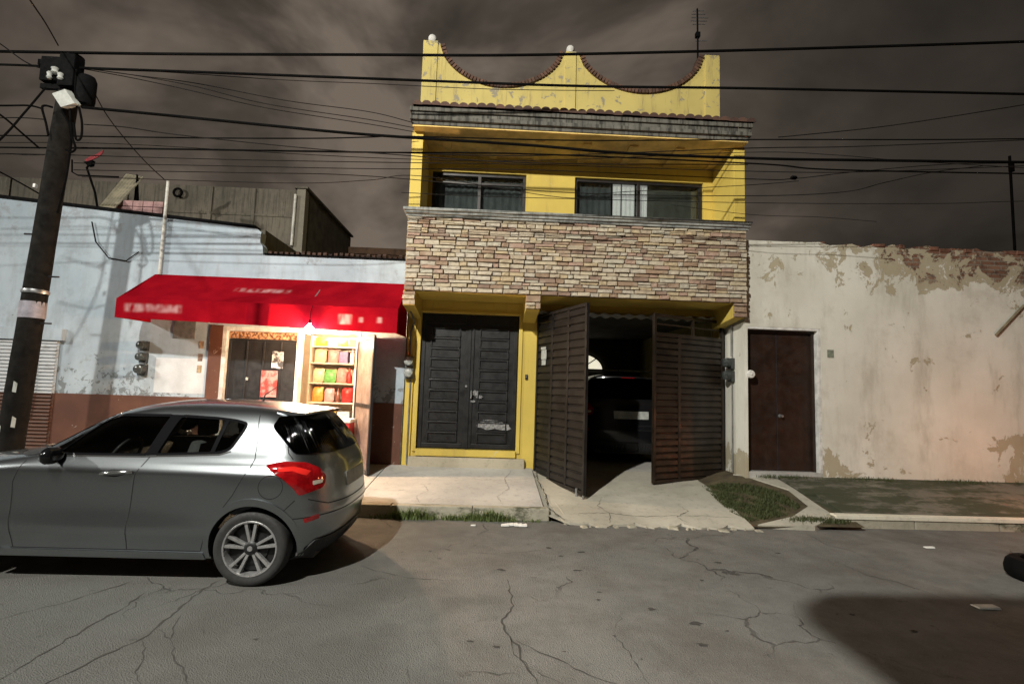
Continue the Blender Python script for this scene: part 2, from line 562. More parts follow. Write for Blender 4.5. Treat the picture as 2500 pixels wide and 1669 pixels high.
POLE_M = simple('tarred_pole', (0.007, 0.0058, 0.0045), 0.9, 0, 0.6, 6, 0.6, Specular_IOR_Level=.2)
BOX_BLACK = simple('black_line_box', (0.0035, 0.0035, 0.004), 0.8, 0, 0.3, 6, 0.2, Specular_IOR_Level=.08)
PALE_BOX = simple('pale_grey_box', (0.42, 0.43, 0.40), 0.6, 0, 0.25, 9, 0.2)
CORRUG = simple('corrugated_sheet', (0.55, 0.50, 0.38), 0.6, 0.0, 0.35, 5, 0.2)
CORRUG_W = simple('translucent_corrugated_sheet', (0.55, 0.54, 0.50), 0.5, 0, 0.3, 7, 0.1)
RED_CLOTH = simple('faded_red_cloth', (0.35, 0.05, 0.06), 0.9, 0, 0.3, 7, 0.2)
LITTER = simple('white_paper', (0.75, 0.74, 0.70), 0.8, 0, 0.15, 14, 0.3)
RUBBLE = simple('broken_concrete', (0.40, 0.37, 0.29), 0.9, 0, 0.35, 12, 0.6)
DIRT = simple('damp_dirt', (0.085, 0.065, 0.035), 0.95, 0, 0.45, 6, 0.6)
RUBBER = simple('tyre_rubber', (0.022, 0.022, 0.022), 0.75, 0, 0.25, 20, 0.2)
PINK_BRICK = simple('pink_painted_brick', (0.50, 0.30, 0.29), 0.85, 0, 0.3, 8, 0.4)
SPHERE_W = simple('white_plaster_ball', (0.66, 0.64, 0.60), 0.7, 0, 0.3, 9, 0.2)


def glass_mat(name, tint, rough=0.03, opac=0.25):
    """thin pane: mostly see-through, mirror-like at a glance"""
    mt = bpy.data.materials.new(name)
    mt.use_nodes = True
    n, l = mt.node_tree.nodes, mt.node_tree.links
    n.clear()
    o = n.new('ShaderNodeOutputMaterial')
    tr = n.new('ShaderNodeBsdfTransparent')
    tr.inputs[0].default_value = tint + (1,)
    gl = n.new('ShaderNodeBsdfGlossy')
    gl.inputs['Color'].default_value = (0.9, 0.9, 0.9, 1)
    gl.inputs['Roughness'].default_value = rough
    fr = n.new('ShaderNodeFresnel')
    fr.inputs['IOR'].default_value = 1.5
    mx = n.new('ShaderNodeMixShader')
    l.new(fr.outputs[0], mx.inputs[0])
    l.new(tr.outputs[0], mx.inputs[1])
    l.new(gl.outputs[0], mx.inputs[2])
    l.new(mx.outputs[0], o.inputs[0])
    return mt


GLASS = glass_mat('window_glass', (0.72, 0.75, 0.74))
CAR_GLASS = glass_mat('tinted_car_glass', (0.55, 0.58, 0.56))
CAR_GLASS_DARK = glass_mat('dark_car_glass', (0.05, 0.055, 0.055))


def emit(name, col, s):
    mt = bpy.data.materials.new(name)
    mt.use_nodes = True
    b = mt.node_tree.nodes['Principled BSDF']
    b.inputs['Base Color'].default_value = col + (1,)
    b.inputs['Emission Color'].default_value = col + (1,)
    b.inputs['Emission Strength'].default_value = s
    return mt


#PART2
# ================================================================== SETTING
# road
mb = MB()
nx, ny = 60, 36
XS = [-40 + 80 * i / nx for i in range(nx + 1)]
YS = [-30 + 36.78 * j / ny for j in range(ny + 1)]
for i in range(nx):
    for j in range(ny):
        mb.face([(XS[i], YS[j], 0), (XS[i + 1], YS[j], 0), (XS[i + 1], YS[j + 1], 0), (XS[i], YS[j + 1], 0)])
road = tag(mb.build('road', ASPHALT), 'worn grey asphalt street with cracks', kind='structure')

g_ = MB().box(-60, 60, 6.3, 60, -0.5, -0.02).box(-60, 60, -40, -29.9, -0.5, -0.02)
tag(g_.build('ground', DIRT), kind='structure')


def crack(pts, w0=0.022, seed=1, zf=None, parent=None):
    rnd = random.Random(seed)
    P_ = [ground(*q) for q in pts] if zf is None else [Vector((q[0], q[1], 0)) for q in pts]
    fine = []
    for a, b in zip(P_[:-1], P_[1:]):
        k = max(2, int((b - a).length / 0.05))
        d = (b - a).normalized()
        nrm = Vector((-d.y, d.x, 0))
        for i in range(k):
            fine.append(a.lerp(b, i / k) + nrm * rnd.uniform(-0.016, 0.016) * (1 if i else 0.4))
    fine.append(P_[-1])
    n = len(fine)
    L, R_ = [], []
    for i, p in enumerate(fine):
        d = (fine[min(i + 1, n - 1)] - fine[max(0, i - 1)]).normalized()
        nrm = Vector((-d.y, d.x, 0))
        w = w0 * .62 * rnd.uniform(0.2, 1.15) * min(1, (i + 1) / 4, (n - i) / 6) * 0.5
        L.append(p + nrm * w)
        R_.append(p - nrm * w)
    mb = MB()
    for i in range(n - 1):
        zz = zf or (lambda x, y: 0.0)
        mb.face([(q.x, q.y, zz(q.x, q.y) + .003) for q in (L[i], R_[i], R_[i + 1], L[i + 1])])
    mb.build('crack', CRACK, parent or road)


for k_, (w_, c_) in enumerate([
    (0.024, [(1239, 1414), (1247, 1447), (1252, 1478), (1224, 1519), (1234, 1544), (1265, 1575), (1280, 1621), (1298, 1647), (1311, 1669), (1340, 1740)]),
    (0.018, [(1262, 1562), (1352, 1606), (1439, 1647), (1510, 1669), (1580, 1700)]),
    (0.012, [(1234, 1534), (1250, 1585), (1290, 1631), (1362, 1662), (1420, 1700)]),
    (0.016, [(877, 1381), (953, 1401), (1004, 1412), (1127, 1417)]),
    (0.013, [(1500, 1550), (1536, 1590), (1561, 1631), (1587, 1669), (1600, 1720)]),
    (0.008, [(1515, 1488), (1518, 1510), (1500, 1535), (1502, 1552)]),
    (0.030, [(539, 1414), (489, 1443), (448, 1476), (385, 1530), (344, 1559), (257, 1597), (150, 1650), (60, 1700)]),
    (0.026, [(352, 1447), (298, 1485), (199, 1539), (110, 1592), (30, 1640), (-60, 1690)]),
    (0.022, [(323, 1418), (232, 1447), (166, 1468), (80, 1490), (-40, 1520)]),
    (0.016, [(385, 1534), (415, 1559), (431, 1518), (448, 1493)]),
    (0.016, [(415, 1559), (425, 1600), (450, 1640), (470, 1690)]),
    (0.014, [(344, 1559), (352, 1600), (330, 1640), (345, 1690)]),
    (0.016, [(2040, 1370), (2118, 1405), (2190, 1420), (2310, 1462)]),
    (0.014, [(1963, 1298), (2020, 1330), (2080, 1345), (2140, 1372)]),
    (0.012, [(2400, 1500), (2440, 1530), (2500, 1550)]),
    (0.010, [(1130, 1345), (1200, 1352), (1290, 1347), (1340, 1340)]),
]):
    crack(c_, w_, k_ + 3)

# tar spots and shallow chips on the asphalt
rnd = random.Random(4)
for k_, (px_, py_, s_) in enumerate([(1421, 1347, .07), (1225, 1391, .07), (1590, 1486, .06), (1698, 1522, .08), (1754, 1373, .07), (1713, 1416, .04), (1464, 1445, .03), (1460, 1464, .035), (1776, 1540, .03), (1715, 1573, .06), (1150, 1565, .04), (1212, 1578, .035), (1340, 1337, .05), (1370, 1357, .04), (1410, 1392, .06), (1500, 1552, .02), (1378, 1590, .02), (624, 1560, .03), (1900, 1350, .05), (2080, 1500, .05), (1050, 1345, .03), (982, 1347, .025), (2230, 1540, .05)]):
    c = ground(px_, py_)
    n_ = 12
    pts = []
    for i in range(n_):
        a = 2 * pi * i / n_
        r_ = s_ * .55 * rnd.uniform(0.4, 1.2)
        pts.append((c.x + r_ * 1.3 * cos(a), c.y + r_ * 0.8 * sin(a), 0.0035))
    MB().face(pts).build('tar_spot', CRACK, road)

# pavement before the shop and the yellow house: slabs with open joints
pav = MB().hexa([(-16, 6.92, -0.1), (0.74, 6.92, -0.1), (0.74, 9.06, -0.1), (-16, 9.06, -0.1), (-16, 6.92, 0.125), (0.74, 6.92, 0.125), (0.74, 9.06, 0.30), (-16, 9.06, 0.30)]).build('pavement', CONC_L)
tag(pav, 'pale concrete pavement before the yellow house', kind='structure')


def pz(y):
    return 0.15 + (y - 6.9) / 2.15 * 0.17


def slab(x0, x1, y0, y1, parent, mat, zf=pz, th=0.03, up=0.0):
    g = 0.006
    a, b = zf(y0) + up, zf(y1) + up
    MB().hexa([(x0 + g, y0 + g, a - th), (x1 - g, y0 + g, a - th), (x1 - g, y1 - g, b - th), (x0 + g, y1 - g, b - th), (x0 + g, y0 + g, a), (x1 - g, y0 + g, a), (x1 - g, y1 - g, b), (x0 + g, y1 - g, b)]).build('concrete_slab', mat, parent, bevel=0.006)


xs = [-15.8, -13.4, -11.0, -8.8, -6.6, -4.4, -1.75, 0.74]
for a, b in zip(xs[:-1], xs[1:]):
    slab(a, b, 6.92, 9.05, pav, CONC_L, up=random.uniform(-.002, .002))


def kerb(name, x0, x1, mat, label, top=0.15, step=1.15):
    k = MB().box(x0, x1, 6.80, 6.90, -0.1, top - 0.03).build(name, mat)
    tag(k, label, kind='structure')
    x = x0
    while x < x1 - 0.2:
        xe = min(x + step * random.uniform(0.9, 1.1), x1)
        j = random.uniform(-0.006, 0.006)
        MB().hexa([(x + .005, 6.775 + j, -.06), (xe - .005, 6.775 + j, -.06), (xe - .005, 6.915, -.06), (x + .005, 6.915, -.06), (x + .005, 6.79 + j, top), (xe - .005, 6.79 + j, top), (xe - .005, 6.915, top), (x + .005, 6.915, top)]).build('kerb_stone', mat, k, bevel=0.014)
        x = xe
    return k


kerb('kerb', -16, 0.80, KERB_M, 'stained concrete kerb with weeds before the yellow house', 0.152)
kr = kerb('kerb', 4.55, 16, KERB_M, 'dark kerb with pale top edge beside the mossy pavement', 0.145)
MB().box(4.6, 16, 6.768, 6.90, 0.112, 0.166).build('kerb_edging', KERB_PALE, kr, bevel=0.008)

# driveway ramp
mb = MB()
NX, NY = 24, 20


def rampz(y):
    s = max(0.0, min(1.0, (y - 6.55) / 2.5))
    return 0.015 + 0.29 * (s ** 0.85)


def ramp_pt(u, v):
    y = 6.58 + v * 2.5 + (0.05 * sin(u * 23) + 0.04 * sin(u * 51 + 1)) * (1 - v) ** 3
    xl = 0.98 - 0.24 * v ** 0.6
    xr_ = 3.40 + 0.16 * v
    x = xl + u * (xr_ - xl)
    return (x, y, rampz(y) + 0.004 * sin(x * 7 + y * 5))


grid = [[ramp_pt(i / NX, j / NY) for j in range(NY + 1)] for i in range(NX + 1)]
for i in range(NX):
    for j in range(NY):
        mb.face([grid[i][j], grid[i + 1][j], grid[i + 1][j + 1], grid[i][j + 1]])
for i in range(NX):
    a, b = grid[i][0], grid[i + 1][0]
    mb.face([(a[0], a[1], -0.05), (b[0], b[1], -0.05), b, a])
for j in range(NY):
    for i in (0, NX):
        a, b = grid[i][j], grid[i][j + 1]
        mb.face([(a[0], a[1], -0.05), (b[0], b[1], -0.05), b, a])
drive = tag(mb.build('driveway', CONC_RAMP, smooth=40), 'pale concrete driveway ramp before the garage gates', kind='structure')
rnd = random.Random(12)
x = 1.15
while x < 3.4:
    w = rnd.choice((.03, .05, .08, .12, .20)) * rnd.uniform(.8, 1.2)
    y0 = 6.54 + rnd.gauss(0, .035)
    hh = rnd.uniform(.008, .035)
    an = rnd.uniform(-.35, .35)
    p = []
    for zz, sc in ((-.03, 1.0), (hh, .72)):
        for sx, sy in ((-1, -1), (1, -1), (1, 1), (-1, 1)):
            dx, dy = sx * w / 2 * sc * rnd.uniform(.6, 1.15), sy * min(.075, w * .5) * sc * rnd.uniform(.6, 1.25)
            p.append((x + w / 2 + dx * cos(an) - dy * sin(an), y0 + dx * sin(an) + dy * cos(an), zz * rnd.uniform(.7, 1.2) if zz > 0 else zz))
    MB().hexa(p).build('broken_concrete_chunk', RUBBLE, drive, bevel=0.010)
    x += w + rnd.choice((0.0, .01, .03, .09))
for k_, ln in enumerate([[(1.55, 6.62), (1.62, 6.9), (1.52, 7.2), (1.66, 7.6)], [(2.6, 6.62), (2.5, 6.85), (2.75, 7.1), (2.7, 7.35)], [(1.05, 6.9), (1.6, 6.95), (2.1, 6.86), (2.9, 6.95), (3.3, 6.88)]]):
    crack(ln, .012, 50 + k_, lambda x, y: rampz(y) + .004 * sin(x * 7 + y * 5) + .002, drive)
for k_, ln in enumerate([[(-.9, 6.93), (-.98, 7.2), (-.86, 7.5), (-1.0, 7.9)], [(.2, 6.93), (.12, 7.3), (.3, 7.7), (.25, 8.3), (.4, 8.9)], [(-1.7, 7.5), (-1.3, 7.45), (-.95, 7.52)], [(-.3, 8.2), (.1, 8.15), (.7, 8.3)]]):
    crack(ln, .010, 60 + k_, lambda x, y: pz(y) + .004, pav)
# dirt strip between ramp and pavement
MB().face([(0.745, 6.80, 0.075), (1.03, 6.57, 0.012), (0.99, 7.0, 0.09), (0.90, 8.2, 0.205), (0.745, 8.6, 0.245)]).build('ramp_flank', CONC_RAMP, drive)
crack([(.80, 8.9), (.78, 8.2), (.84, 7.6), (.80, 7.1), (.95, 6.7), (1.1, 6.55)], .03, 77, lambda x, y: rampz(y) + .02, drive)

# right side: dirt bed, light path beside it, mossy pavement rising to the white wall
WY = 8.30


def rpz(y):
    return 0.14 + (y - 6.9) / 1.4 * .27


def bedz(x, y):
    s = max(0.0, min(1.0, (x - 3.45) / .75))
    s = s * s * (3 - 2 * s)
    return rampz(y) * (1 - s) + max(.012, rpz(min(y, 8.35)) - .03) * s


def on_bed(px, py):
    z = .15
    for _ in range(12):
        q = ground(px, py, z)
        z = .5 * z + .5 * bedz(q.x, q.y)
    return (q.x, q.y)


mb = MB()
n_ = 18
for i in range(n_):
    for j in range(n_):
        q = []
        for (a, b) in ((i, j), (i + 1, j), (i + 1, j + 1), (i, j + 1)):
            x, y = 3.38 + 1.5 * a / n_, 6.62 + 2.45 * b / n_
            q.append((x, y, bedz(x, y) - .006))
        mb.face(q)
bed = tag(mb.build('grass_bed', DIRT, smooth=60), 'small dirt bed between driveway and mossy pavement', kind='structure')
gpx = [(1712, 1186), (1760, 1180), (1830, 1184), (1905, 1202), (1955, 1236), (1920, 1258), (1830, 1272), (1782, 1250)]
gp = [on_bed(*q) for q in gpx]
ppx = [(1790, 1158), (1850, 1172), (1925, 1196), (1975, 1236), (1935, 1262), (1850, 1282), (1990, 1285), (2040, 1262), (2000, 1236), (1940, 1195), (1890, 1165)]
pth = [on_bed(*q) for q in ppx]
mb = MB()
n_ = len(pth)
mb.v = [(a, b, bedz(a, b) + .012) for a, b in pth] + [(a, b, -0.1) for a, b in pth]
mb.f = [tuple(range(n_))] + [(i, (i + 1) % n_, n_ + (i + 1) % n_, n_ + i) for i in range(n_)]
mb.m = [0] * len(mb.f)
tag(mb.build('path', CONC_RAMP), 'broken pale concrete path edging the grass patch', kind='structure')
pr = MB().hexa([(4.80, 6.90, -.1), (16, 6.90, -.1), (16, WY + .05, -.1), (4.55, WY + .05, -.1), (4.80, 6.90, 0.115), (16, 6.90, 0.115), (16, WY + .05, 0.385), (4.55, WY + .05, 0.385)]).build('pavement', CONC_R)
tag(pr, 'dark mossy concrete pavement before the flaking white wall', kind='structure')
xs = [4.85, 6.1, 7.5, 8.9, 10.4, 12.4, 16]
for i, (a, b) in enumerate(zip(xs[:-1], xs[1:])):
    for (y0, y1) in ((6.92, 7.6), (7.6, WY + .03)):
        a2 = a - (0.16 if i == 0 and y0 > 7.5 else 0)
        slab(a2, b, y0, y1, pr, CONC_R, zf=rpz, up=random.uniform(-.010, .006))


# ================================================================== grass and weeds
t = MT('grass_blade')
oi = t.noise(5, 3)
GRASS_M = t.out(t.mix(oi, c4(0.022, 0.036, 0.009), c4(0.085, 0.095, 0.028)), 0.7)
t = MT('weed_leaf')
WEED_M = t.out(t.mix(t.noise(7, 3), c4(0.05, 0.085, 0.018), c4(0.16, 0.20, 0.06)), 0.6)


def blade(mb, x, y, z, h, w, rnd, lean=0.5):
    a = rnd.uniform(0, 2 * pi)
    l = h * rnd.uniform(0.1, lean)
    dx, dy = cos(a), sin(a)
    px_, py_ = -dy * w, dx * w
    m1 = (x + dx * l * .4, y + dy * l * .4, z + h * .6)
    mb.face([(x - px_, y - py_, z), (x + px_, y + py_, z), (m1[0] + px_ * .7, m1[1] + py_ * .7, m1[2]), (m1[0] - px_ * .7, m1[1] - py_ * .7, m1[2])])
    mb.face([(m1[0] - px_ * .7, m1[1] - py_ * .7, m1[2]), (m1[0] + px_ * .7, m1[1] + py_ * .7, m1[2]), (x + dx * l, y + dy * l, z + h)])


def inside(poly, x, y):
    c = False
    j = len(poly) - 1
    for i in range(len(poly)):
        if (poly[i][1] > y) != (poly[j][1] > y) and x < (poly[j][0] - poly[i][0]) * (y - poly[i][1]) / (poly[j][1] - poly[i][1]) + poly[i][0]:
            c = not c
        j = i
    return c


rnd = random.Random(21)
mb = MB()
n_ = 0
while n_ < 9000:
    x, y = rnd.uniform(3.2, 4.9), rnd.uniform(6.5, 8.8)
    if inside(gp, x, y) and (sin(x * 9 + 2) * sin(y * 6) + .5 * sin(x * 23 + y * 17) > -.45 or rnd.random() < .12):
        blade(mb, x, y, bedz(x, y) - .005, rnd.uniform(.015, .05) * (1 + .8 * (rnd.random() < .08)), .0035, rnd, 1.2)
        n_ += 1
tag(mb.build('grass', GRASS_M), 'short dark green grass patch beside the driveway', kind='stuff')
# moss and grass along the white wall and in cracks
mb = MB()
for i in range(2600):
    x = rnd.uniform(4.3, 11.5)
    if rnd.random() < 0.5 + 0.5 * sin(x * 4.3):
        blade(mb, x, WY - .02 - abs(rnd.gauss(0, .07)), 0.395, rnd.uniform(.02, .07), .004, rnd, 0.9)
for i in range(900):
    u = rnd.random()
    x, y = 4.0 + .7 * u + rnd.gauss(0, .06), 6.76 + rnd.gauss(0, .04)
    blade(mb, x, y, bedz(x, y), rnd.uniform(.02, .06), .004, rnd, 0.9)
tag(mb.build('grass', GRASS_M), 'grass fringe along the foot of the flaking white wall', kind='stuff')
mb = MB()
for cx, amt, hh in [(-1.35, 25, .08), (-1.1, 70, .13), (-0.92, 80, .15), (-0.75, 40, .09), (-.45, 45, .09), (-.22, 60, .11), (0.02, 85, .15), (.16, 60, .12), (.32, 20, .06), (.6, 15, .05)]:
    for i in range(amt * 3):
        x = cx + rnd.gauss(0, .075)
        y = 6.735 - abs(rnd.gauss(0, .03))
        blade(mb, x, y, 0.0, hh * rnd.uniform(.35, 1.1), .005, rnd, 1.0)
tag(mb.build('weeds', WEED_M), 'green weeds growing along the kerb before the yellow house', kind='stuff')

lt = MB()
p0 = Vector((0.33, 6.50, 0.008))
for i in range(5):
    a0 = random.uniform(-.5, .5)
    cx_, cy_ = p0.x + (i - 2) * .055, p0.y + random.uniform(-.02, .02)
    lt.hexa([(cx_ - .05, cy_ - .04, .008), (cx_ + .05, cy_ - .035, .010), (cx_ + .045, cy_ + .04, .012), (cx_ - .05, cy_ + .03, .008), (cx_ - .05, cy_ - .04, .016), (cx_ + .05, cy_ - .03, .034), (cx_ + .04, cy_ + .04, .030), (cx_ - .045, cy_ + .035, .018)])
tag(lt.build('litter', LITTER), 'crumpled white paper litter on the asphalt below the weedy kerb', 'litter')
for k_, (px_, py_, s_, lb) in enumerate([(2268, 1337, .05, 'small white scrap on the brown asphalt at the mossy kerb'), (2405, 1482, .09, 'pale scrap at the edge of the round dark shadow'), (1155, 1283, .03, 'tiny pale scrap beside the weeds on the asphalt')]):
    c = ground(px_, py_)
    o_ = MB().hexa([(c.x - s_, c.y - s_ * .5, .004), (c.x + s_, c.y - s_ * .6, .004), (c.x + s_, c.y + s_ * .4, .004), (c.x - s_, c.y + s_ * .5, .004), (c.x - s_ * .9, c.y - s_ * .4, .014), (c.x + s_ * .9, c.y - s_ * .5, .022), (c.x + s_, c.y + s_ * .3, .018), (c.x - s_, c.y + s_ * .4, .012)]).build('litter', LITTER)
    tag(o_, lb, 'litter')

# ================================================================== YELLOW HOUSE
FY = 9.05
house = thing('yellow_house', (1.3, 9.05, 0.3), 'two-storey yellow house with stone-clad balcony and scalloped parapet', 'house')
mb = MB()
mb.box(-1.52, -1.29, FY, FY + .25, .28, 3.2)
mb.box(0.45, 0.78, FY, FY + .25, .28, 3.2)
mb.box(-1.29, 0.45, FY, FY + .25, 2.98, 3.2)
mb.box(-1.29, 0.45, FY + .02, FY + .25, .28, .60)
mb.box(0.78, 4.13, FY, FY + .25, 3.09, 3.2)
mb.box(4.06, 4.13, FY + .003, FY + .25, .28, 3.09)
mb.build('wall', YELLOW, house, bevel=0.006)
# raised surround round the door
mb = MB()
mb.box(-1.35, -1.285, FY - .03, FY + .12, .56, 3.02)
mb.box(0.445, 0.51, FY - .03, FY + .12, .56, 3.02)
mb.box(-1.285, 0.445, FY - .028, FY + .12, 2.975, 3.02)
mb.box(-1.285, 0.445, FY - .06, FY + .12, .49, .605)
mb.build('door_surround', YELLOW, house, bevel=0.005)
MB().box(-1.40, 0.60, FY - .10, FY + .02, .26, .475).build('door_step', STEP_M, house, bevel=0.012)
MB().box(-1.44, -1.38, FY - .05, FY - .001, .30, 2.95).build('pilaster_strip', YELLOW, house, bevel=.004)

# upper storey
mb = MB()
ZT = 6.52
WL, WR, WB, WT = (-1.22, 0.49), (1.385, 3.775), 4.30, 5.585
for a, b in ((-1.49, WL[0]), (WL[1], WR[0]), (WR[1], 4.12)):
    mb.box(a, b, FY + .002, FY + .22, 3.2, ZT)
for a, b in (WL, WR):
    mb.box(a, b, FY + .002, FY + .22, WT, ZT)
    mb.box(a, b, FY + .002, FY + .22, 3.2, WB)
mb.build('upper_wall', YELLOW, house)
# balcony body
mb = MB()
mb.box(-1.46, 4.12, 8.20, FY, 3.2, 3.36)
mb.build('balcony_floor', YELLOW, house)
mb = MB()
mb.box(-1.47, -1.285, 8.20, FY + .001, 3.37, 5.88)
mb.build('balcony_side_wall', YELLOW, house, bevel=.006)
mb = MB()
mb.box(3.945, 4.13, 8.20, FY + .001, 3.37, 5.88)
mb.build('balcony_side_wall', YELLOW, house, bevel=.006)
clad = MB().box(-1.455, 4.115, 8.185, 8.34, 3.205, 4.44).build('stone_cladding', MORTAR, house)
mb = MB()
mb.box(-1.53, 4.19, 8.06, 8.42, 4.50, 4.545)
mb.box(-1.51, 4.17, 8.09, 8.40, 4.455, 4.50)
mb.box(-1.49, 4.15, 8.12, 8.38, 4.415, 4.455)
mb.build('balcony_ledge', LEDGE_M, house, bevel=.006)

# stones, one by one
rnd = random.Random(31)
stone_meshes = []
for k_ in range(14):
    b = MB().box(-.5, .5, -.5, .5, -.5, .5)
    bm = bmesh.new()
    vs = [bm.verts.new((x + rnd.uniform(-.035, .035), y, z + rnd.uniform(-.07, .07))) for x, y, z in b.v]
    for f in b.f:
        bm.faces.new([vs[i] for i in f])
    bmesh.ops.recalc_face_normals(bm, faces=bm.faces)
    for v in bm.verts:
        if v.co.y < 0:
            v.co.x *= 0.95
            v.co.z *= 0.88
            v.co.y += rnd.uniform(-.12, .12)
    bmesh.ops.subdivide_edges(bm, edges=[e for e in bm.edges if abs(e.verts[0].co.x - e.verts[1].co.x) > .5], cuts=1)
    for v in bm.verts:
        if abs(v.co.x) < .2:
            v.co.y += rnd.uniform(-.15, .1) if v.co.y < 0 else 0
            v.co.z += rnd.uniform(-.04, .04)
    me = bpy.data.meshes.new('stone')
    bm.to_mesh(me)
    bm.free()
    me.materials.append(STONE)
    stone_meshes.append(me)


def lay(x0, x1, z0, z1, yf, parent, hmin, hmax, lmin, lmax, limit=300):
    z, L_ = z0, []
    while z < z1 - 0.02:
        h = rnd.uniform(hmin, hmax)
        if z + h > z1 - hmin * .6:
            h = z1 - z
        x = x0
        while x < x1 - 0.01:
            l = rnd.uniform(lmin, lmax) * (1.4 if rnd.random() < .15 else 1)
            if x + l > x1 - lmin * .6:
                l = x1 - x
            if h > .08 and rnd.random() < .25:
                s = rnd.uniform(.38, .62)
                for a, b in ((0, s), (s, 1)):
                    L_.append((x + l / 2, z + h * (a + b) / 2, l - .012, h * (b - a) - .010))
            else:
                L_.append((x + l / 2, z + h / 2, l - .012, h - .011))
            x += l
        z += h
    L_.sort(key=lambda q: -q[2] * q[3])
    for (x, z, l, h) in L_[:limit]:
        d = rnd.uniform(.030, .078)
        inst(rnd.choice(stone_meshes), 'stone', parent, (x, yf - d / 2 + .012, z), (0, rnd.uniform(-.012, .012), 0), (l, d, h))
    if L_[limit:]:
        mb = MB()
        for (x, z, l, h) in L_[limit:]:
            d = rnd.uniform(.032, .070)
            me = rnd.choice(stone_meshes)
            b = len(mb.v)
            mb.v += [(x + v.co.x * l, yf - d / 2 + .012 + v.co.y * d, z + v.co.z * h) for v in me.vertices]
            for p in me.polygons:
                mb.f.append(tuple(b + k for k in p.vertices))
                mb.m.append(0)
        tag(mb.build('small_stones', STONE, parent), kind='stuff')
    return len(L_)


ns = lay(-1.47, 4.13, 3.205, 4.415, 8.185, clad, .050, .092, .085, .27)
# corbels
for k_, (a, b) in enumerate(((-1.49, -1.285), (0.49, 0.735), (3.92, 4.13))):
    cb = MB().prism([(8.20, 3.205), (8.20, 2.97), (8.6, 2.93), (FY + .0, 2.86), (FY + .0, 3.205)], 'x', a + .01, b - .01).build('corbel', YELLOW, house)
    lay(a, b, 2.972, 3.203, 8.20, cb, .07, .11, .11, .22)
print('stones', ns)

# eave with moulded fascia
mb = MB()
mb.box(-1.48, 4.14, 7.93, FY, 6.09, 6.16)
mb.box(-1.46, 4.12, 7.97, FY, 6.02, 6.09)
mb.box(-1.475, 4.135, 7.945, FY, 5.955, 6.02)
mb.box(-1.45, 4.11, 8.00, FY, 5.895, 5.955)
mb.build('eave_fascia', FASCIA_M, house, bevel=.01)
mb = MB().box(-1.44, 4.10, 8.02, FY, 5.875, 5.897)
for i in range(7):
    x = -1.0 + i * .8
    mb.box(x, x + .14, 8.30, FY, 5.845, 5.876)
mb.build('soffit', SOFFIT_M, house)
# roof tiles
eave = MB().prism([(7.93, 6.162), (FY, 6.162), (FY, 6.54)], 'x', -1.45, 4.1).build('eave_roof', FASCIA_M, house)
mb = MB()
L_, n_ = 1.24, 7
pr_ = []
for (yy, rr) in ((0.0, .080), (.06, .076), (L_, .062)):
    pr_.append([(rr * cos(pi * i / n_), yy, rr * .82 * sin(pi * i / n_)) for i in range(n_ + 1)])
for a, b in zip(pr_[:-1], pr_[1:]):
    for i in range(n_):
        mb.face([a[i], a[i + 1], b[i + 1], b[i]])
mb.face(pr_[0])
tile0 = mb.build('tile_pattern', CLAY, smooth=50)
tile_me = tile0.data
bpy.data.objects.remove(tile0)
nt = 38
for i in range(nt):
    x = -1.43 + (i + .5) * (5.60 / nt)
    inst(tile_me, 'roof_tile', eave, (x, 7.885 + rnd.uniform(-.015, .015), 6.165 + rnd.uniform(-.004, .006)), (radians(17.5), 0, rnd.uniform(-.02, .02)))

# parapet with two scallops
def scallop(x0, z0, x1, z1, zl, n=30):
    out = []
    for i in range(n + 1):
        u = i / n
        x = x0 + (x1 - x0) * u
        zt = z0 + (z1 - z0) * u
        dep = zt - zl
        out.append((x, zt - dep * (1 - (2 * u - 1) ** 2) ** 0.62))
    return out


S1 = scallop(-1.17, 7.99, 1.10, 7.97, 7.235)
S2 = scallop(1.42, 7.97, 3.76, 8.06, 7.265)
poly = [(-1.49, 6.45), (4.07, 6.45), (4.07, 8.06), (3.80, 8.06)] + S2[::-1] + [(1.36, 7.98), (1.15, 7.98)] + S1[::-1] + [(-1.20, 8.04), (-1.49, 8.04)]
parapet = MB().prism(poly, 'y', FY + .001, FY + .20).build('parapet', YELLOW_OLD, house)
mb = MB()
mb.box(-1.50, -1.23, FY - .03, FY + .23, 6.45, 8.06)
mb.build('parapet_pillar', YELLOW_OLD, house, bevel=.008)
MB().box(1.155, 1.355, FY - .03, FY + .23, 6.45, 8.0).build('parapet_pillar', YELLOW_OLD, house, bevel=.008)
MB().box(3.80, 4.08, FY - .03, FY + .23, 6.45, 8.08).build('parapet_pillar', YELLOW_OLD, house, bevel=.008)
for (x, z) in ((-1.355, 8.06), (1.255, 8.0)):
    prof = [(.085, 0), (.085, .03), (.05, .05)] + [(.078 * sin(a), .118 - .078 * cos(a)) for a in [0.55 + (pi - .56) * i / 10 for i in range(11)]]
    MB().lathe(prof, (x, FY + .1, z), 'z', 20).build('finial_ball', SPHERE_W, house, smooth=40)
bk = MB().box(-.5, .5, -.5, .5, -.5, .5)
bk0 = bk.build('brick_pattern', EDGE_BRICK)
bm = bmesh.new()
bm.from_mesh(bk0.data)
bmesh.ops.bevel(bm, geom=list(bm.edges), offset=.06, segments=1, affect='EDGES')
bm.to_mesh(bk0.data)
bm.free()
brick_me = bk0.data
bpy.data.objects.remove(bk0)
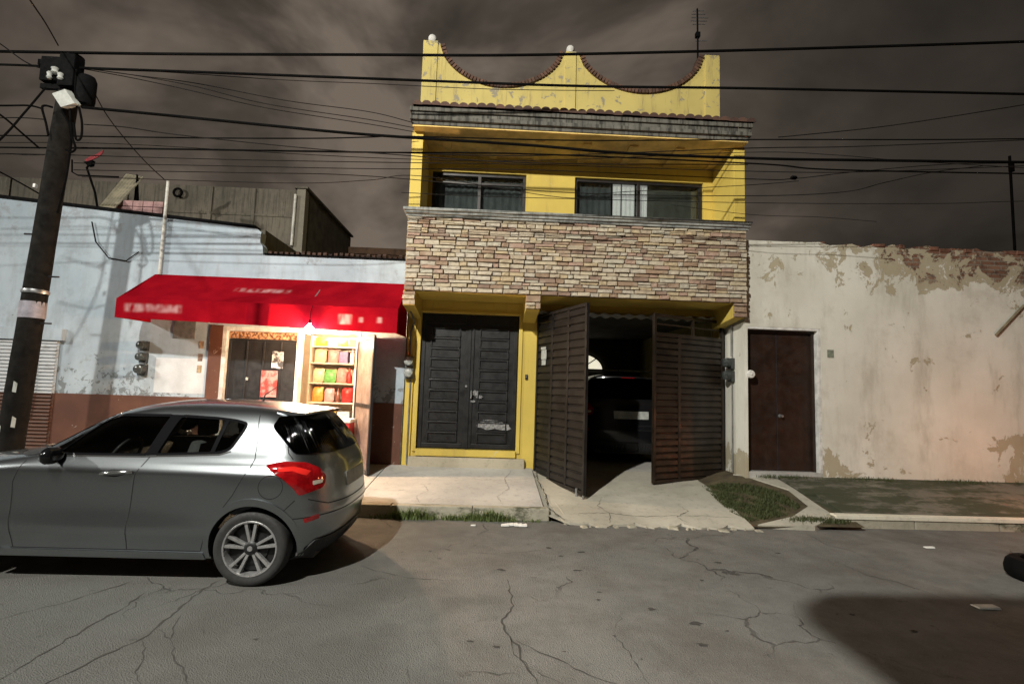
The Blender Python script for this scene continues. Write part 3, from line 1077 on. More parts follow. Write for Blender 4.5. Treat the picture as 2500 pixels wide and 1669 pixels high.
for S in (S1, S2):
    d = [0]
    for a, b in zip(S[:-1], S[1:]):
        d.append(d[-1] + sqrt((a[0] - b[0]) ** 2 + (a[1] - b[1]) ** 2))
    nb = int(d[-1] / .066)
    for i in range(nb):
        s = (i + .5) / nb * d[-1]
        k_ = max(j for j in range(len(d)) if d[j] <= s)
        k_ = min(k_, len(S) - 2)
        u = (s - d[k_]) / (d[k_ + 1] - d[k_])
        x = S[k_][0] + (S[k_ + 1][0] - S[k_][0]) * u
        z = S[k_][1] + (S[k_ + 1][1] - S[k_][1]) * u
        an = math.atan2(S[k_ + 1][1] - S[k_][1], S[k_ + 1][0] - S[k_][0])
        inst(brick_me, 'edging_brick', parapet, (x - sin(an) * .025, FY + .09, z + cos(an) * .025), (0, -an, 0), (.052, .29 + rnd.uniform(-.01, .01), .085))

# windows
def window(x0, x1, mull, frame_mat, label, rail=None):
    w = MB()
    y0, y1 = FY + .06, FY + .12
    f = .055
    w.box(x0, x0 + f, y0, y1, WB, WT).box(x1 - f, x1, y0, y1, WB, WT).box(x0 + f, x1 - f, y0, y1, WT - f, WT).box(x0 + f, x1 - f, y0, y1, WB, WB + f)
    fr = w.build('window', frame_mat, house, bevel=.004)
    tag(fr, label)
    for mx in mull:
        MB().box(mx - .028, mx + .028, y0 - .012, y1 + .01, WB + f, WT - f).build('mullion', frame_mat, fr, bevel=.004)
    if rail:
        MB().box(x0 + f, x1 - f, y0 + .003, y1 - .003, rail - .02, rail + .02).build('transom_rail', frame_mat, fr, bevel=.003)
    edges = [x0 + f] + list(mull) + [x1 - f]
    for a, b in zip(edges[:-1], edges[1:]):
        MB().box(a + .002, b - .002, y0 + .028, y0 + .034, WB + f, WT - f).build('pane', GLASS, fr)
    return fr


w1 = window(WL[0], WL[1], [-0.36], DARK_FRAME, 'dark curtained left balcony window', rail=5.40)
w2 = window(WR[0], WR[1], [2.58], DARK_FRAME, 'right balcony window with white curtains')


def curtain(x0, x1, y, z0, z1, mat, parent, waves, amp=.010):
    mb = MB()
    n = waves * 8
    for i in range(n):
        a, b = i / n, (i + 1) / n
        xa, xb = x0 + (x1 - x0) * a, x0 + (x1 - x0) * b
        ya, yb = y + amp * sin(a * waves * 2 * pi), y + amp * sin(b * waves * 2 * pi)
        mb.face([(xa, ya, z0), (xb, yb, z0), (xb, yb, z1), (xa, ya, z1)])
    return mb.build('curtain', mat, parent, smooth=60)


curtain(-1.18, -0.36, FY + .19, WB, WT, CURTAIN_D, w1, 7)
curtain(-0.33, 0.47, FY + .19, WB, WT, CURTAIN_D, w1, 6)
curtain(1.42, 2.10, FY + .20, WB, WT, CURTAIN_D, w2, 6)
curtain(2.12, 2.27, FY + .15, WB, WT, CURTAIN_W, w2, 2, .008)
curtain(2.29, 2.53, FY + .15, WB, WT, CURTAIN_W, w2, 3, .008)
curtain(2.63, 2.77, FY + .15, WB, WT, CURTAIN_W, w2, 2, .008)
curtain(2.79, 3.72, FY + .20, WB, WT, BLIND, w2, 5, .004)
# room shell behind
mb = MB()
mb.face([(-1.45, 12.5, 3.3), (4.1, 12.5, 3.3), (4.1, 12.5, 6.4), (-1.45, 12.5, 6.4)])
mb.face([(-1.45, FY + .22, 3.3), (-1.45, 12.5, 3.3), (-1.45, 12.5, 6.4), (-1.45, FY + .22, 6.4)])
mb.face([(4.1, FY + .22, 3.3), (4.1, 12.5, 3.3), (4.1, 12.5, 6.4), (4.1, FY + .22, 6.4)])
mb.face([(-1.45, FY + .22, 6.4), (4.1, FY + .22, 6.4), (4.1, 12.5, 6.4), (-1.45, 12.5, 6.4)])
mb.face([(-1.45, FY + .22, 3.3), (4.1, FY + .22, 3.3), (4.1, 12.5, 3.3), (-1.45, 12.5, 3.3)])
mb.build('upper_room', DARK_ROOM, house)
MB().box(-1.49, 4.12, FY + .23, 14.2, 6.41, 6.5).build('flat_roof', CONC_WALL, house)
mb = MB()
mb.box(-1.50, -1.42, FY + .26, 14.2, .28, 6.4)
mb.box(4.04, 4.12, FY + .26, 14.2, .28, 6.4)
mb.box(-1.42, 4.04, 14.1, 14.2, .28, 6.4)
mb.build('side_wall', YELLOW_OLD, house)
# garage room
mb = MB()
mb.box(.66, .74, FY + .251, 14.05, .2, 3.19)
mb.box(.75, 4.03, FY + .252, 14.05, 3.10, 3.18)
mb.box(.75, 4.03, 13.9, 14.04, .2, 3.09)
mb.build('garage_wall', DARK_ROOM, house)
MB().box(.75, 4.03, FY + .03, 13.9, .15, .305).build('garage_floor', CONC_L, house)
# lit fan window at the back of the garage
fx, fz, fr_ = 2.36, 2.25, .64
pl = [(fx + fr_ * cos(a), fz + fr_ * .70 * sin(a)) for a in [pi * i / 20 for i in range(21)]]
FAN = emit('lit_fan_window_glass', (1.0, 0.93, 0.72), 0.85)
fan = MB().prism(pl, 'y', 13.86, 13.88).build('fan_window', FAN, house)
tag(fan, 'lit half-round window at the back of the garage')
mb = MB()
for a in (pi * .25, pi * .5, pi * .75):
    mb.tube([(fx, 13.85, fz), (fx + fr_ * cos(a), 13.85, fz + fr_ * .7 * sin(a))], .016, 6)
mb.tube([(fx + fr_ * cos(a), 13.85, fz + fr_ * .7 * sin(a)) for a in [pi * i / 20 for i in range(21)]], .025, 6)
mb.tube([(fx - fr_, 13.85, fz), (fx + fr_, 13.85, fz)], .025, 6)
mb.build('fan_bar', BLACK_STEEL, fan)
MB().tube([(.8, 12.2, 2.19), (4.0, 12.2, 2.19)], .022, 8).build('garage_rail', WHITE_PIPE, house)

# double door
def door_leaf(x0, x1, hinge_left, scuffed):
    y = FY + .06
    lf = MB().box(x0, x1, y, y + .05, .61, 2.97).build('door_leaf', DOOR_STEEL, house, bevel=.005)
    fr = MB()
    fr.box(x0 + .01, x0 + .075, y - .022, y - .001, .62, 2.96).box(x1 - .075, x1 - .01, y - .022, y - .001, .62, 2.96)
    fr.box(x0 + .076, x1 - .076, y - .022, y - .001, 2.80, 2.96).box(x0 + .076, x1 - .076, y - .022, y - .001, .62, .70)
    fr.build('stile', DOOR_STEEL, lf, bevel=.006)
    n = 11
    for i in range(n):
        z0 = .745 + i * (2.02 / n)
        h = 2.02 / n - .055
        xa, xb = x0 + .19, x1 - .19
        MB().hexa([(xa, y - .002, z0), (xb, y - .002, z0), (xb, y + .004, z0), (xa, y + .004, z0)] + [(xa, y - .002, z0 + h), (xb, y - .002, z0 + h), (xb, y + .004, z0 + h), (xa, y + .004, z0 + h)]).build('door_panel', DOOR_STEEL, lf)
        p = MB()
        # raised frame round the panel
        e = .022
        p.box(xa - e, xb + e, y - .030, y - .0005, z0 + h, z0 + h + e).box(xa - e, xb + e, y - .030, y - .0005, z0 - e, z0)
        p.box(xa - e, xa, y - .030, y - .0005, z0, z0 + h).box(xb, xb + e, y - .030, y - .0005, z0, z0 + h)
        p.build('panel_moulding', DOOR_STEEL, lf, bevel=.006)
    return lf


MB().box(-1.283, .443, FY + .035, FY + .13, 2.972, 2.9745).build('door_head', BLACK_STEEL, house)
lf1 = door_leaf(-1.28, -.425, True, False)
lf2 = door_leaf(-.415, .44, False, True)
MB().box(-.445, -.395, FY + .02, FY + .058, .612, 2.968).build('astragal', DOOR_STEEL, lf2, bevel=.006)
# dents and bare metal scuffs on the right leaf
rnd2 = random.Random(3)
for cx, cz, sx, sz in ((.06, 1.02, .30, .075), (-.02, 1.10, .16, .03), (-.30, 1.58, .07, .05), (-.22, 1.52, .06, .03), (-.33, 1.44, .04, .025)):
    n = 16
    pts = [(cx + sx * (1 + .25 * rnd2.uniform(-1, 1)) * cos(2 * pi * i / n), FY + .034, cz + sz * (1 + .4 * rnd2.uniform(-1, 1)) * sin(2 * pi * i / n)) for i in range(n)]
    MB().face(pts).build('scuff', SCUFF, lf2)
MB().tube([(-.36, FY + .03, 1.50), (-.36, FY - .02, 1.50), (-.36, FY - .02, 1.62), (-.36, FY + .03, 1.62)], .012, 8).build('door_handle', ALU, lf2)
MB().lathe([(.02, 0), (.022, .02), (.01, .03)], (-.46, FY + .01, 1.70), 'y', 12).build('door_lock', ALU, lf1)

# corrugated sheet over the gates
mb = MB()
n = 110
for i in range(n):
    xa, xb = .79 + 3.26 * i / n, .79 + 3.26 * (i + 1) / n
    za, zb = 3.045 + .018 * sin(i * .85), 3.045 + .018 * sin((i + 1) * .85)
    for dz in (0, .012):
        mb.face([(xa, 8.93, za + dz), (xb, 8.93, zb + dz), (xb, 9.30, zb + dz), (xa, 9.30, za + dz)])
    mb.face([(xa, 8.93, za), (xb, 8.93, zb), (xb, 8.93, zb + .012), (xa, 8.93, za + .012)])
mb.build('corrugated_sheet', CORRUG_W, house, smooth=50)
mb = MB()
mb.box(.785, .84, 8.98, 9.06, .28, 3.02).box(4.065, 4.125, 8.98, 9.049, .25, 3.02)
mb.build('gate_post', BLACK_STEEL, house, bevel=.004)


def gate(hx, hy, fx_, fy_, z0, z1, mat, label, cols, top_rail, grill):
    """leaf from hinge (hx,hy) to free edge (fx,fy)"""
    L = sqrt((fx_ - hx) ** 2 + (fy_ - hy) ** 2)
    ux, uy = (fx_ - hx) / L, (fy_ - hy) / L
    nx_, ny_ = uy, -ux
    if ny_ > 0:
        nx_, ny_ = -nx_, -ny_      # faces the street

    def P(s, d, z):
        return (hx + ux * s + nx_ * d, hy + uy * s + ny_ * d, z)

    def bx(mb, s0, s1, d0, d1, a, b):
        mb.hexa([P(s0, d0, a), P(s1, d0, a), P(s1, d1, a), P(s0, d1, a), P(s0, d0, b), P(s1, d0, b), P(s1, d1, b), P(s0, d1, b)])
        return mb
    fr = MB()
    w = .05
    bx(fr, 0, w, 0, .05, z0, z1)
    bx(fr, L - w, L, 0, .05, z0, z1)
    bx(fr, w, L - w, 0, .048, z0, z0 + w)
    bx(fr, w, L - w, 0, .048, z1 - w, z1)
    if top_rail:
        bx(fr, w, L - w, 0, .046, top_rail - .03, top_rail + .03)
    for c in cols[1:-1]:
        bx(fr, c - .03, c + .03, 0, .044, z0 + w, (top_rail or z1) - .03)
    if grill:
        bx(fr, L * .45 - .02, L * .45 + .02, 0, .044, top_rail + .03, z1 - w)
        bx(fr, w, L - w, .02, .03, (top_rail + z1) / 2 - .012, (top_rail + z1) / 2 + .012)
    g = fr.build('gate_leaf', mat, house, bevel=.005)
    tag(g, label)
    sh = MB()
    bx(sh, w, L - w, .008, .016, z0 + w, (top_rail - .03) if grill else z1 - w)
    sh.build('gate_sheet', mat, g)
    zt = (top_rail - .03) if top_rail else z1 - w
    cols = [w] + list(cols[1:-1]) + [L - w]
    for ci in range(len(cols) - 1):
        a = cols[ci] + (.034 if ci else .004)
        b = cols[ci + 1] - (.034 if ci < len(cols) - 2 else .004)
        nrow = 22
        for i in range(nrow):
            za = z0 + w + .004 + (zt - z0 - w) * i / nrow
            zb = z0 + w - .012 + (zt - z0 - w) * (i + 1) / nrow
            sl = MB()
            # a pressed slat: sloped faces with a shadow gap
            tp = random.uniform(-.004, .004)
            sl.hexa([P(a, .016, za), P(b, .016, za), P(b, .040 + tp, za + .016), P(a, .040 + tp, za + .016), P(a, .016, zb), P(b, .016, zb), P(b, .034 + tp, zb - .008), P(a, .034 + tp, zb - .008)])
            sl.build('slat', mat, g)
    return g, P


gl, PL = gate(.80, 8.97, 1.40, 7.45, .20, 2.99, GATE_GREY, 'dark grey left garage gate leaf swung out towards the street', [0, 0.55, 1.08, 9], None, False)
gr, PR = gate(4.07, 8.97, 2.60, 8.28, .25, 3.0, GATE_BROWN, 'dark brown right garage gate leaf with open grille on top', [0, 1.05, 9], 2.66, True)
# number plate and wheel latch on the left leaf
mb = MB()
for (s0, s1, a, b) in ((.20, .38, 2.20, 2.36), (.22, .36, 2.10, 2.19), (.18, .36, 2.37, 2.41)):
    mb.hexa([PL(s0, .046, a), PL(s1, .046, a), PL(s1, .052, a), PL(s0, .052, a), PL(s0, .046, b), PL(s1, .046, b), PL(s1, .052, b), PL(s0, .052, b)])
mb.build('pale_sticker', PALE_BOX, gl)
mb = MB()
q = PL(1.60, .03, .13)
mb.tube([(q[0], q[1], .30), (q[0], q[1], .09)], .015, 8)
q = PL(1.45, .05, .13)
mb.tube([(q[0], q[1], .27), (q[0], q[1], .11)], .02, 8)
mb.build('drop_bolt', ALU, gl)

#PART3
# ================================================================== SHOP BUILDING
shop = thing('shop_building', (-5.0, 9.05, 0.3), 'long pale blue-white single-storey shop with brown painted base', 'building')
mb = MB()
OX0, OX1, OZ = -4.66, -2.38, 2.54


def tall(x):
    return 4.36 + (-4.2 - x) * .078


mb.box(-4.2, OX0, FY, FY + .2, .2, 4.34)
mb.box(OX1, -1.54, FY, FY + .2, .2, 3.88)
mb.box(OX0, OX1, FY, FY + .2, OZ, 3.88)
mb.v = []; mb.f = []; mb.m = []
mb.prism([(-16, .2), (OX0, .2), (OX0, 4.395), (-16, tall(-16))], 'y', FY, FY + .2)
mb.prism([(OX0, OZ), (OX1, OZ), (OX1, 3.89), (-4.13, 3.895), (-4.15, 4.05), (-4.2, 4.12), (-4.19, 4.3), (-4.27, 4.365), (OX0, 4.395)], 'y', FY, FY + .2)
mb.box(OX1, -1.54, FY, FY + .2, .2, 3.89)
mb.build('wall', BLUEWALL, shop)
mb = MB()
mb.box(-16, -4.92, FY - .018, FY - .001, .2, 1.36)
mb.box(-2.10, -1.545, FY - .018, FY - .001, .2, 1.36)
mb.build('dado', DADO, shop, bevel=.004)
mb = MB()
mb.box(-4.92, -4.70, FY - .03, FY - .001, .2, 2.62)
mb.build('door_column', DADO, shop, bevel=.004)
mb = MB()
mb.box(-4.70, -4.63, FY - .022, FY + .16, .2, 2.60).box(-2.40, -2.33, FY - .022, FY + .16, .2, 2.60).box(-4.63, -2.40, FY - .02, FY + .16, 2.53, 2.60).box(-3.43, -3.37, FY - .012, FY + .16, .2, 2.53)
mb.build('door_frame', WHITE_TRIM, shop, bevel=.004)
# dark coping
mb = MB()
mb.prism([(-16, tall(-16) + .001), (-4.3, 4.368), (-4.3, 4.42), (-16, tall(-16) + .055)], 'y', FY - .03, FY + .25)
mb.build('coping', BOX_BLACK, shop)
mb = MB().box(-4.1, -1.55, FY - .02, FY + .24, 3.892, 3.925)
mb.build('coping', BOX_BLACK, shop)
for i in range(26):
    x = -4.05 + i * .096
    mbx = MB().box(x, x + .06, FY + .02, FY + .2, 3.926, 3.95 + random.uniform(.01, .05))
    mbx.build('coping_tile', CLAY, shop, bevel=.006)
# receding side of the taller part and roofs
mb = MB()
mb.box(-4.40, -4.21, FY + .201, 13.0, .2, 4.40)
mb.build('side_wall', CONC_WALL, shop)
mb = MB().box(-16, -4.41, FY + .201, 12.98, 4.0, 4.1).box(-4.2, -1.55, FY + .25, 13.9, 3.70, 3.78)
mb.build('roof', CONC_WALL, shop)
# shop interior
SHOP_IN = simple('cream_shop_wall', (0.62, 0.50, 0.36), 0.8, 0, 0.15, 3, 0.1)
mb = MB()
mb.face([(-5.2, 10.9, .25), (-1.9, 10.9, .25), (-1.9, 10.9, 2.9), (-5.2, 10.9, 2.9)])
mb.face([(-1.95, 9.25, .25), (-1.95, 10.9, .25), (-1.95, 10.9, 2.9), (-1.95, 9.25, 2.9)])
mb.face([(-5.2, 9.25, .25), (-5.2, 10.9, .25), (-5.2, 10.9, 2.9), (-5.2, 9.25, 2.9)])
mb.face([(-5.2, 9.25, 2.85), (-1.9, 9.25, 2.85), (-1.9, 10.9, 2.85), (-5.2, 10.9, 2.85)])
mb.face([(-5.2, 9.06, .30), (-1.9, 9.06, .30), (-1.9, 10.9, .30), (-5.2, 10.9, .30)])
mb.build('shop_interior', SHOP_IN, shop)
# closed black door with notices
sd = MB().box(-4.625, -3.435, FY + .07, FY + .11, .3, 2.40).build('shop_door', BLACK_STEEL, shop, bevel=.004)
mb = MB()
for i in range(5):
    x = -4.61 + i * .29
    mb.box(x, x + .03, FY + .05, FY + .069, .32, 2.39)
mb.box(-4.61, -3.45, FY + .048, FY + .068, 1.30, 1.34).box(-4.61, -3.45, FY + .048, FY + .068, 2.36, 2.395)
mb.build('door_bar', BLACK_STEEL, sd, bevel=.003)
t = MT('faded_notice_print')
SIGN_P = t.out(t.mix(t.ramp(t.noise(22, 5, 0.6), .42, .62), c4(.10, .035, .015), c4(.62, .36, .20)), .6)
MB().box(-4.62, -3.44, FY + .04, FY + .068, 2.405, 2.525).build('transom_sign', SIGN_P, shop)
t = MT('faded_red_poster')
POST_R = t.out(t.mix(t.ramp(t.noise(9, 4), .4, .6), c4(.30, .045, .04), c4(.50, .26, .24)), .5)
t = MT('faded_grey_poster')
POST_G = t.out(t.mix(t.ramp(t.noise(14, 4), .45, .6), c4(.06, .06, .065), c4(.50, .50, .54)), .5)
MB().box(-4.02, -3.74, FY + .036, FY + .040, 1.40, 1.86).build('poster', POST_R, sd)
MB().box(-3.86, -3.66, FY + .036, FY + .040, 1.90, 2.20).build('poster', POST_G, sd)
MB().box(-4.28, -4.24, FY + .036, FY + .040, 1.68, 1.73).build('door_lock', PALE_BOX, sd)
# dark notice high on the wall and small faded figures beside the door
mb = MB().box(-5.55, -5.18, FY - .02, FY - .001, 2.36, 2.72)
mb.build('wall_notice', simple('grey_wall_notice', (.16, .155, .15), .7, 0, .4, 9, .1), shop)
for (zz, cc) in ((2.20, (.34, .24, .16)), (1.98, (.20, .13, .10)), (1.78, (.40, .30, .18))):
    MB().box(-5.10, -5.02, FY - .006, FY - .001, zz, zz + .13).build('painted_mark', simple('painted_mark_%d' % int(zz * 100), cc, .8, 0, .5, 18, .1), shop)
# whitewashed patch
MB().box(-5.80, -4.94, FY - .004, FY - .0008, 1.42, 2.02).build('repaint_patch', simple('fresh_white_patch', (.62, .64, .66), .8, 0, .15, 3, .2), shop)
# roller shutter at the far end, two-tone like the wall
t = MT('two_tone_shutter_paint')
x = t.xyz()
col = t.mix(t.ramp(x[2], 1.345, 1.365, 0, 1, False), c4(.10, .040, .022), c4(.52, .54, .56))
SHUT = t.out(t.mix(t.ramp(t.noise(6, 6), .5, .75, 0, .5), col, c4(.12, .11, .10)), .6)
sh = MB().box(-9.3, -7.42, FY - .030, FY - .019, .28, 2.25).build('roller_shutter', SHUT, shop)
for i in range(32):
    z = .30 + i * .061
    MB().hexa([(-9.28, FY - .062, z + .012), (-7.44, FY - .062, z + .012), (-7.44, FY - .031, z), (-9.28, FY - .031, z), (-9.28, FY - .056, z + .036), (-7.44, FY - .056, z + .036), (-7.44, FY - .031, z + .050), (-9.28, FY - .031, z + .050)]).build('slat', SHUT, sh)
MB().tube([(-7.75, FY - .08, .9), (-7.72, FY - .09, 1.5), (-7.76, FY - .08, 2.1)], .012, 6).build('shutter_cord', CABLE_M, sh)
MB().box(-9.4, -7.34, FY - .10, FY - .0015, 2.25, 2.45).build('shutter_box', BLUEWALL, sh)
# hanging cable on the wall
mb = MB().tube([(-7.1, FY - .03, 4.35), (-7.0, FY - .03, 4.0), (-6.75, FY - .03, 3.72), (-6.45, FY - .03, 3.68), (-6.25, FY - .03, 3.85)], .010, 6)
tag(mb.build('loose_cable', CABLE_THIN), 'loose cable drooping on the pale blue shop wall', 'cable')
# pipe masts
tag(MB().tube([(-5.85, FY - .05, 3.46), (-5.85, FY - .05, 5.13)], .028, 10).build('pipe_mast', WHITE_PIPE, smooth=40), 'thin pale pipe mast rising above the red awning', 'pipe')

# ---- awning
t = MT('red_awning_canvas')
x = t.xyz()
base = t.mix(t.ramp(t.noise(2.2, 5), .3, .7), c4(.21, .003, .009), c4(.29, .005, .012))


def boxmask(x0, x1, z0, z1, e=.05):
    a = t.math('MULTIPLY', t.ramp(x[0], x0 - e, x0 + e), t.ramp(x[0], x1 - e, x1 + e, 1, 0))
    b = t.math('MULTIPLY', t.ramp(x[2], z0 - e * .6, z0 + e * .6), t.ramp(x[2], z1 - e * .6, z1 + e * .6, 1, 0))
    return t.math('MULTIPLY', a, b)


let = t.ramp(t.noise(6.0, 1, .4, stretch=(1.8, 1, .8)), .25, .70)
prm = t.math('ADD', t.math('ADD', boxmask(-5.80, -4.95, 2.70, 2.82), boxmask(-4.35, -3.45, 3.15, 3.22)), t.math('ADD', boxmask(-2.48, -2.28, 2.62, 2.78, .03), t.math('ADD', boxmask(-2.16, -2.10, 2.66, 2.74, .03), boxmask(-1.88, -1.80, 2.66, 2.75, .03))))
AWN = t.out(t.mix(t.math('MULTIPLY', t.math('MULTIPLY', prm, let), .42), base, c4(.75, .55, .55)), .9, Specular_IOR_Level=0.0)
aw = thing('red_awning', (-3.75, 9.0, 2.5), 'red canvas shop awning with faded pale lettering', 'awning')
AX0, AX1 = -5.95, -1.55
AY = 8.2


def awn_z(x, a, b):
    return a + (b - a) * (x - AX0) / (AX1 - AX0)


mb = MB()
n = 24
for i in range(n):
    xa, xb = AX0 + (AX1 - AX0) * i / n, AX0 + (AX1 - AX0) * (i + 1) / n
    sag = lambda x: .012 * sin((x - AX0) * 2 * pi / 1.1)
    for dz in (0, -.008):
        mb.face([(xa, AY, awn_z(xa, 2.90, 2.90) + dz), (xb, AY, awn_z(xb, 2.90, 2.90) + dz), (xb, 8.62, 3.17 + dz - .015 + sag(xb)), (xa, 8.62, 3.17 + dz - .015 + sag(xa))])
        mb.face([(xa, 8.62, 3.17 + dz - .015 + sag(xa)), (xb, 8.62, 3.17 + dz - .015 + sag(xb)), (xb, FY - .01, 3.47 + dz), (xa, FY - .01, 3.47 + dz)])
mb.build('canopy', AWN, aw, smooth=30)
mb = MB()
for i in range(n):
    xa, xb = AX0 + (AX1 - AX0) * i / n, AX0 + (AX1 - AX0) * (i + 1) / n
    w_ = lambda x: .012 * sin(x * 5.3)
    za, zb = awn_z(xa, 2.60, 2.50), awn_z(xb, 2.60, 2.50)
    mb.hexa([(xa, AY - .006 + w_(xa), za), (xb, AY - .006 + w_(xb), zb), (xb, AY + .002 + w_(xb), zb), (xa, AY + .002 + w_(xa), za), (xa, AY - .006, 2.905), (xb, AY - .006, 2.905), (xb, AY + .002, 2.905), (xa, AY + .002, 2.905)])
mb.build('valance', AWN, aw, smooth=40)
for xx, zz in ((AX0, 2.60), (AX1, 2.50)):
    MB().prism([(AY, zz), (AY, 2.90), (FY - .01, 3.465), (FY - .01, zz + .02)], 'x', xx - .004, xx + .004).build('side_panel', AWN, aw)
mb = MB()
for xx in (AX0 + .03, -4.5, -3.0, AX1 - .03):
    mb.tube([(xx, AY + .03, 2.86), (xx, FY - .02, 2.80)], .015, 6)
    mb.tube([(xx, AY + .03, 2.86), (xx, FY - .02, 3.43)], .015, 6)
mb.tube([(AX0, AY + .025, 2.86), (AX1, AY + .025, 2.86)], .015, 6)
mb.build('awning_frame', ALU, aw)

# ---- bare bulb under the awning
bl = thing('light_bulb', (-2.90, 8.11, 2.56), 'glowing bare bulb hanging under the red awning', 'lamp')
prof = [(.012, .07), (.02, .06), (.022, .04)] + [(.068 * sin(a), -.030 + .068 * cos(a)) for a in [.6 + (pi - .62) * i / 8 for i in range(9)]]
MB().lathe(prof, (-2.90, 8.11, 2.535), 'z', 16).build('bulb', emit('bulb_glow', (1.0, .95, .86), 90.0), bl, smooth=40)
MB().lathe([(.018, 0), (.020, .05), (.008, .06)], (-2.90, 8.11, 2.605), 'z', 12).build('socket', BOX_BLACK, bl)
MB().tube([(-2.90, 8.11, 2.66), (-2.90, 8.13, 2.80), (-2.90, 8.19, 2.90)], .005, 6).build('flex', CABLE_M, bl)
ld = bpy.data.lights.new('bulb_light', 'POINT')
ld.energy = BULB_POWER
ld.color = (1.0, .64, .36)
ld.shadow_soft_size = .05
lo = bpy.data.objects.new('bulb_light', ld)
C.objects.link(lo)
lo.parent = bl
lo.location = (0, -.02, -.14)
inl = bpy.data.lights.new('shop_ceiling_light', 'POINT')
inl.energy = 150
inl.color = (1.0, .82, .62)
inl.shadow_soft_size = .15
bb2 = thing('ceiling_lamp', (-2.9, 9.75, 2.72), 'small round lamp on the ceiling inside the lit shop', 'lamp')
MB().lathe([(.0, 0), (.09, .02), (.10, .06), (.10, .10)], (-2.9, 9.75, 2.72), 'z', 16).build('diffuser', emit('shop_lamp_glow', (1, .85, .65), 8), bb2, smooth=40)
lo2 = bpy.data.objects.new('shop_ceiling_light', inl)
C.objects.link(lo2)
lo2.parent = bb2
lo2.location = (0, 0, -.18)

# ---- open metal door leaf of the shop
dl = thing('open_metal_door', (-2.13, 8.62, 0.28), 'brown metal shop door swung open, seen almost edge-on', 'door')
ax, ay, bx_, by_ = -2.36, 9.02, -1.885, 8.20
L = sqrt((ax - bx_) ** 2 + (ay - by_) ** 2)
ux, uy = (bx_ - ax) / L, (by_ - ay) / L
nx_, ny_ = -uy, ux


def DP(s, d, z):
    return (ax + ux * s + nx_ * d, ay + uy * s + ny_ * d, z)


def dbox(mb, s0, s1, d0, d1, a, b):
    return mb.hexa([DP(s0, d0, a), DP(s1, d0, a), DP(s1, d1, a), DP(s0, d1, a), DP(s0, d0, b), DP(s1, d0, b), DP(s1, d1, b), DP(s0, d1, b)])


mb = MB()
for s0, s1, a, b in ((0, .05, .27, 2.47), (L - .05, L, .27, 2.47), (.05, L - .05, .27, .33), (.05, L - .05, 2.41, 2.47), (.05, L - .05, 1.3, 1.36)):
    dbox(mb, s0, s1, -.02, .02, a, b)
mb.build('frame', BLACK_STEEL, dl, bevel=.004)
dbox(MB(), .05, L - .05, -.006, .006, .33, 2.41).build('sheet', simple('brown_sheet_metal', (.20, .15, .13), .5, 0, .4, 5, .2), dl)

# ---- goods in the lit opening
shf = thing('shop_shelf', (-2.9, 9.85, .3), 'cream display shelf of goods inside the lit shop', 'shelf')
SHELF = simple('cream_shelf_paint', (.66, .55, .42), .6, 0, .2, 4, .1)
mb = MB().box(-3.40, -2.36, 10.02, 10.05, .3, 2.55)
mb.build('back_board', SHELF, shf)
shelf_z = (.95, 1.32, 1.68, 2.05, 2.36)
for z in shelf_z:
    MB().box(-3.40, -2.36, 9.68, 10.02, z - .025, z).build('shelf_board', SHELF, shf, bevel=.003)
for xx in (-3.42, -2.36):
    MB().box(xx, xx + .02, 9.68, 10.02, .3, 2.55).build('side_board', SHELF, shf)
GC = {'yellow': (.70, .48, .05), 'green': (.16, .46, .14), 'red': (.48, .03, .03), 'white': (.70, .68, .64), 'orange': (.70, .28, .05), 'purple': (.20, .11, .26), 'brown': (.16, .055, .035), 'pink': (.65, .30, .28), 'cream': (.66, .55, .36), 'blue': (.10, .17, .40)}
GM = {k: simple('%s_packaging' % k, v, .4, 0, .3, 16, .1) for k, v in GC.items()}


def bag(x, z, w, h, mat):
    mb = MB()
    n, m_ = 6, 6
    y = 9.80
    for side in (-1, 1):
        for i in range(n):
            for j in range(m_):
                q = []
                for (a, b) in ((i, j), (i + 1, j), (i + 1, j + 1), (i, j + 1)):
                    u, v = a / n, b / m_
                    q.append((x + w * (u - .5), y + side * .05 * (sin(pi * u) * sin(pi * v)) ** .6, z + h * v))
                mb.face(q)
    return mb.build('snack_bag', mat, smooth=60)


def bottle(x, z, r, h, mat):
    return MB().lathe([(r * .95, 0), (r, .01), (r, h * .6), (r * .35, h * .8), (r * .32, h * .95), (r * .36, h * .95), (r * .36, h)], (x, 9.80, z), 'z', 14).build('bottle', mat, smooth=40)


def carton(x, z, w, h, mat):
    return MB().box(x - w / 2, x + w / 2, 9.74, 9.90, z, z + h).build('carton', mat, bevel=.004)


names = ['lowest', 'second', 'third', 'fourth', 'top']
goods = [
    (0, 'carton', 'orange', .24, .22), (0, 'carton', 'yellow', .20, .26), (0, 'carton', 'white', .22, .20), (0, 'bag', 'brown', .22, .28),
    (1, 'bag', 'orange', .20, .27), (1, 'bag', 'pink', .18, .26), (1, 'bottle', 'brown', .09, .27), (1, 'bag', 'red', .20, .28), (1, 'carton', 'brown', .20, .30),
    (2, 'bag', 'cream', .20, .27), (2, 'bag', 'green', .22, .25), (2, 'bag', 'pink', .18, .28), (2, 'bottle', 'red', .09, .28), (2, 'bottle', 'white', .09, .28), (2, 'carton', 'brown', .16, .30),
    (3, 'bag', 'cream', .22, .26), (3, 'bag', 'pink', .20, .26), (3, 'carton', 'purple', .16, .22), (3, 'bottle', 'white', .09, .28), (3, 'bag', 'yellow', .20, .28),
    (4, 'bag', 'yellow', .22, .17), (4, 'carton', 'green', .16, .13), (4, 'bag', 'orange', .20, .17), (4, 'carton', 'brown', .18, .15), (4, 'carton', 'white', .14, .14)]
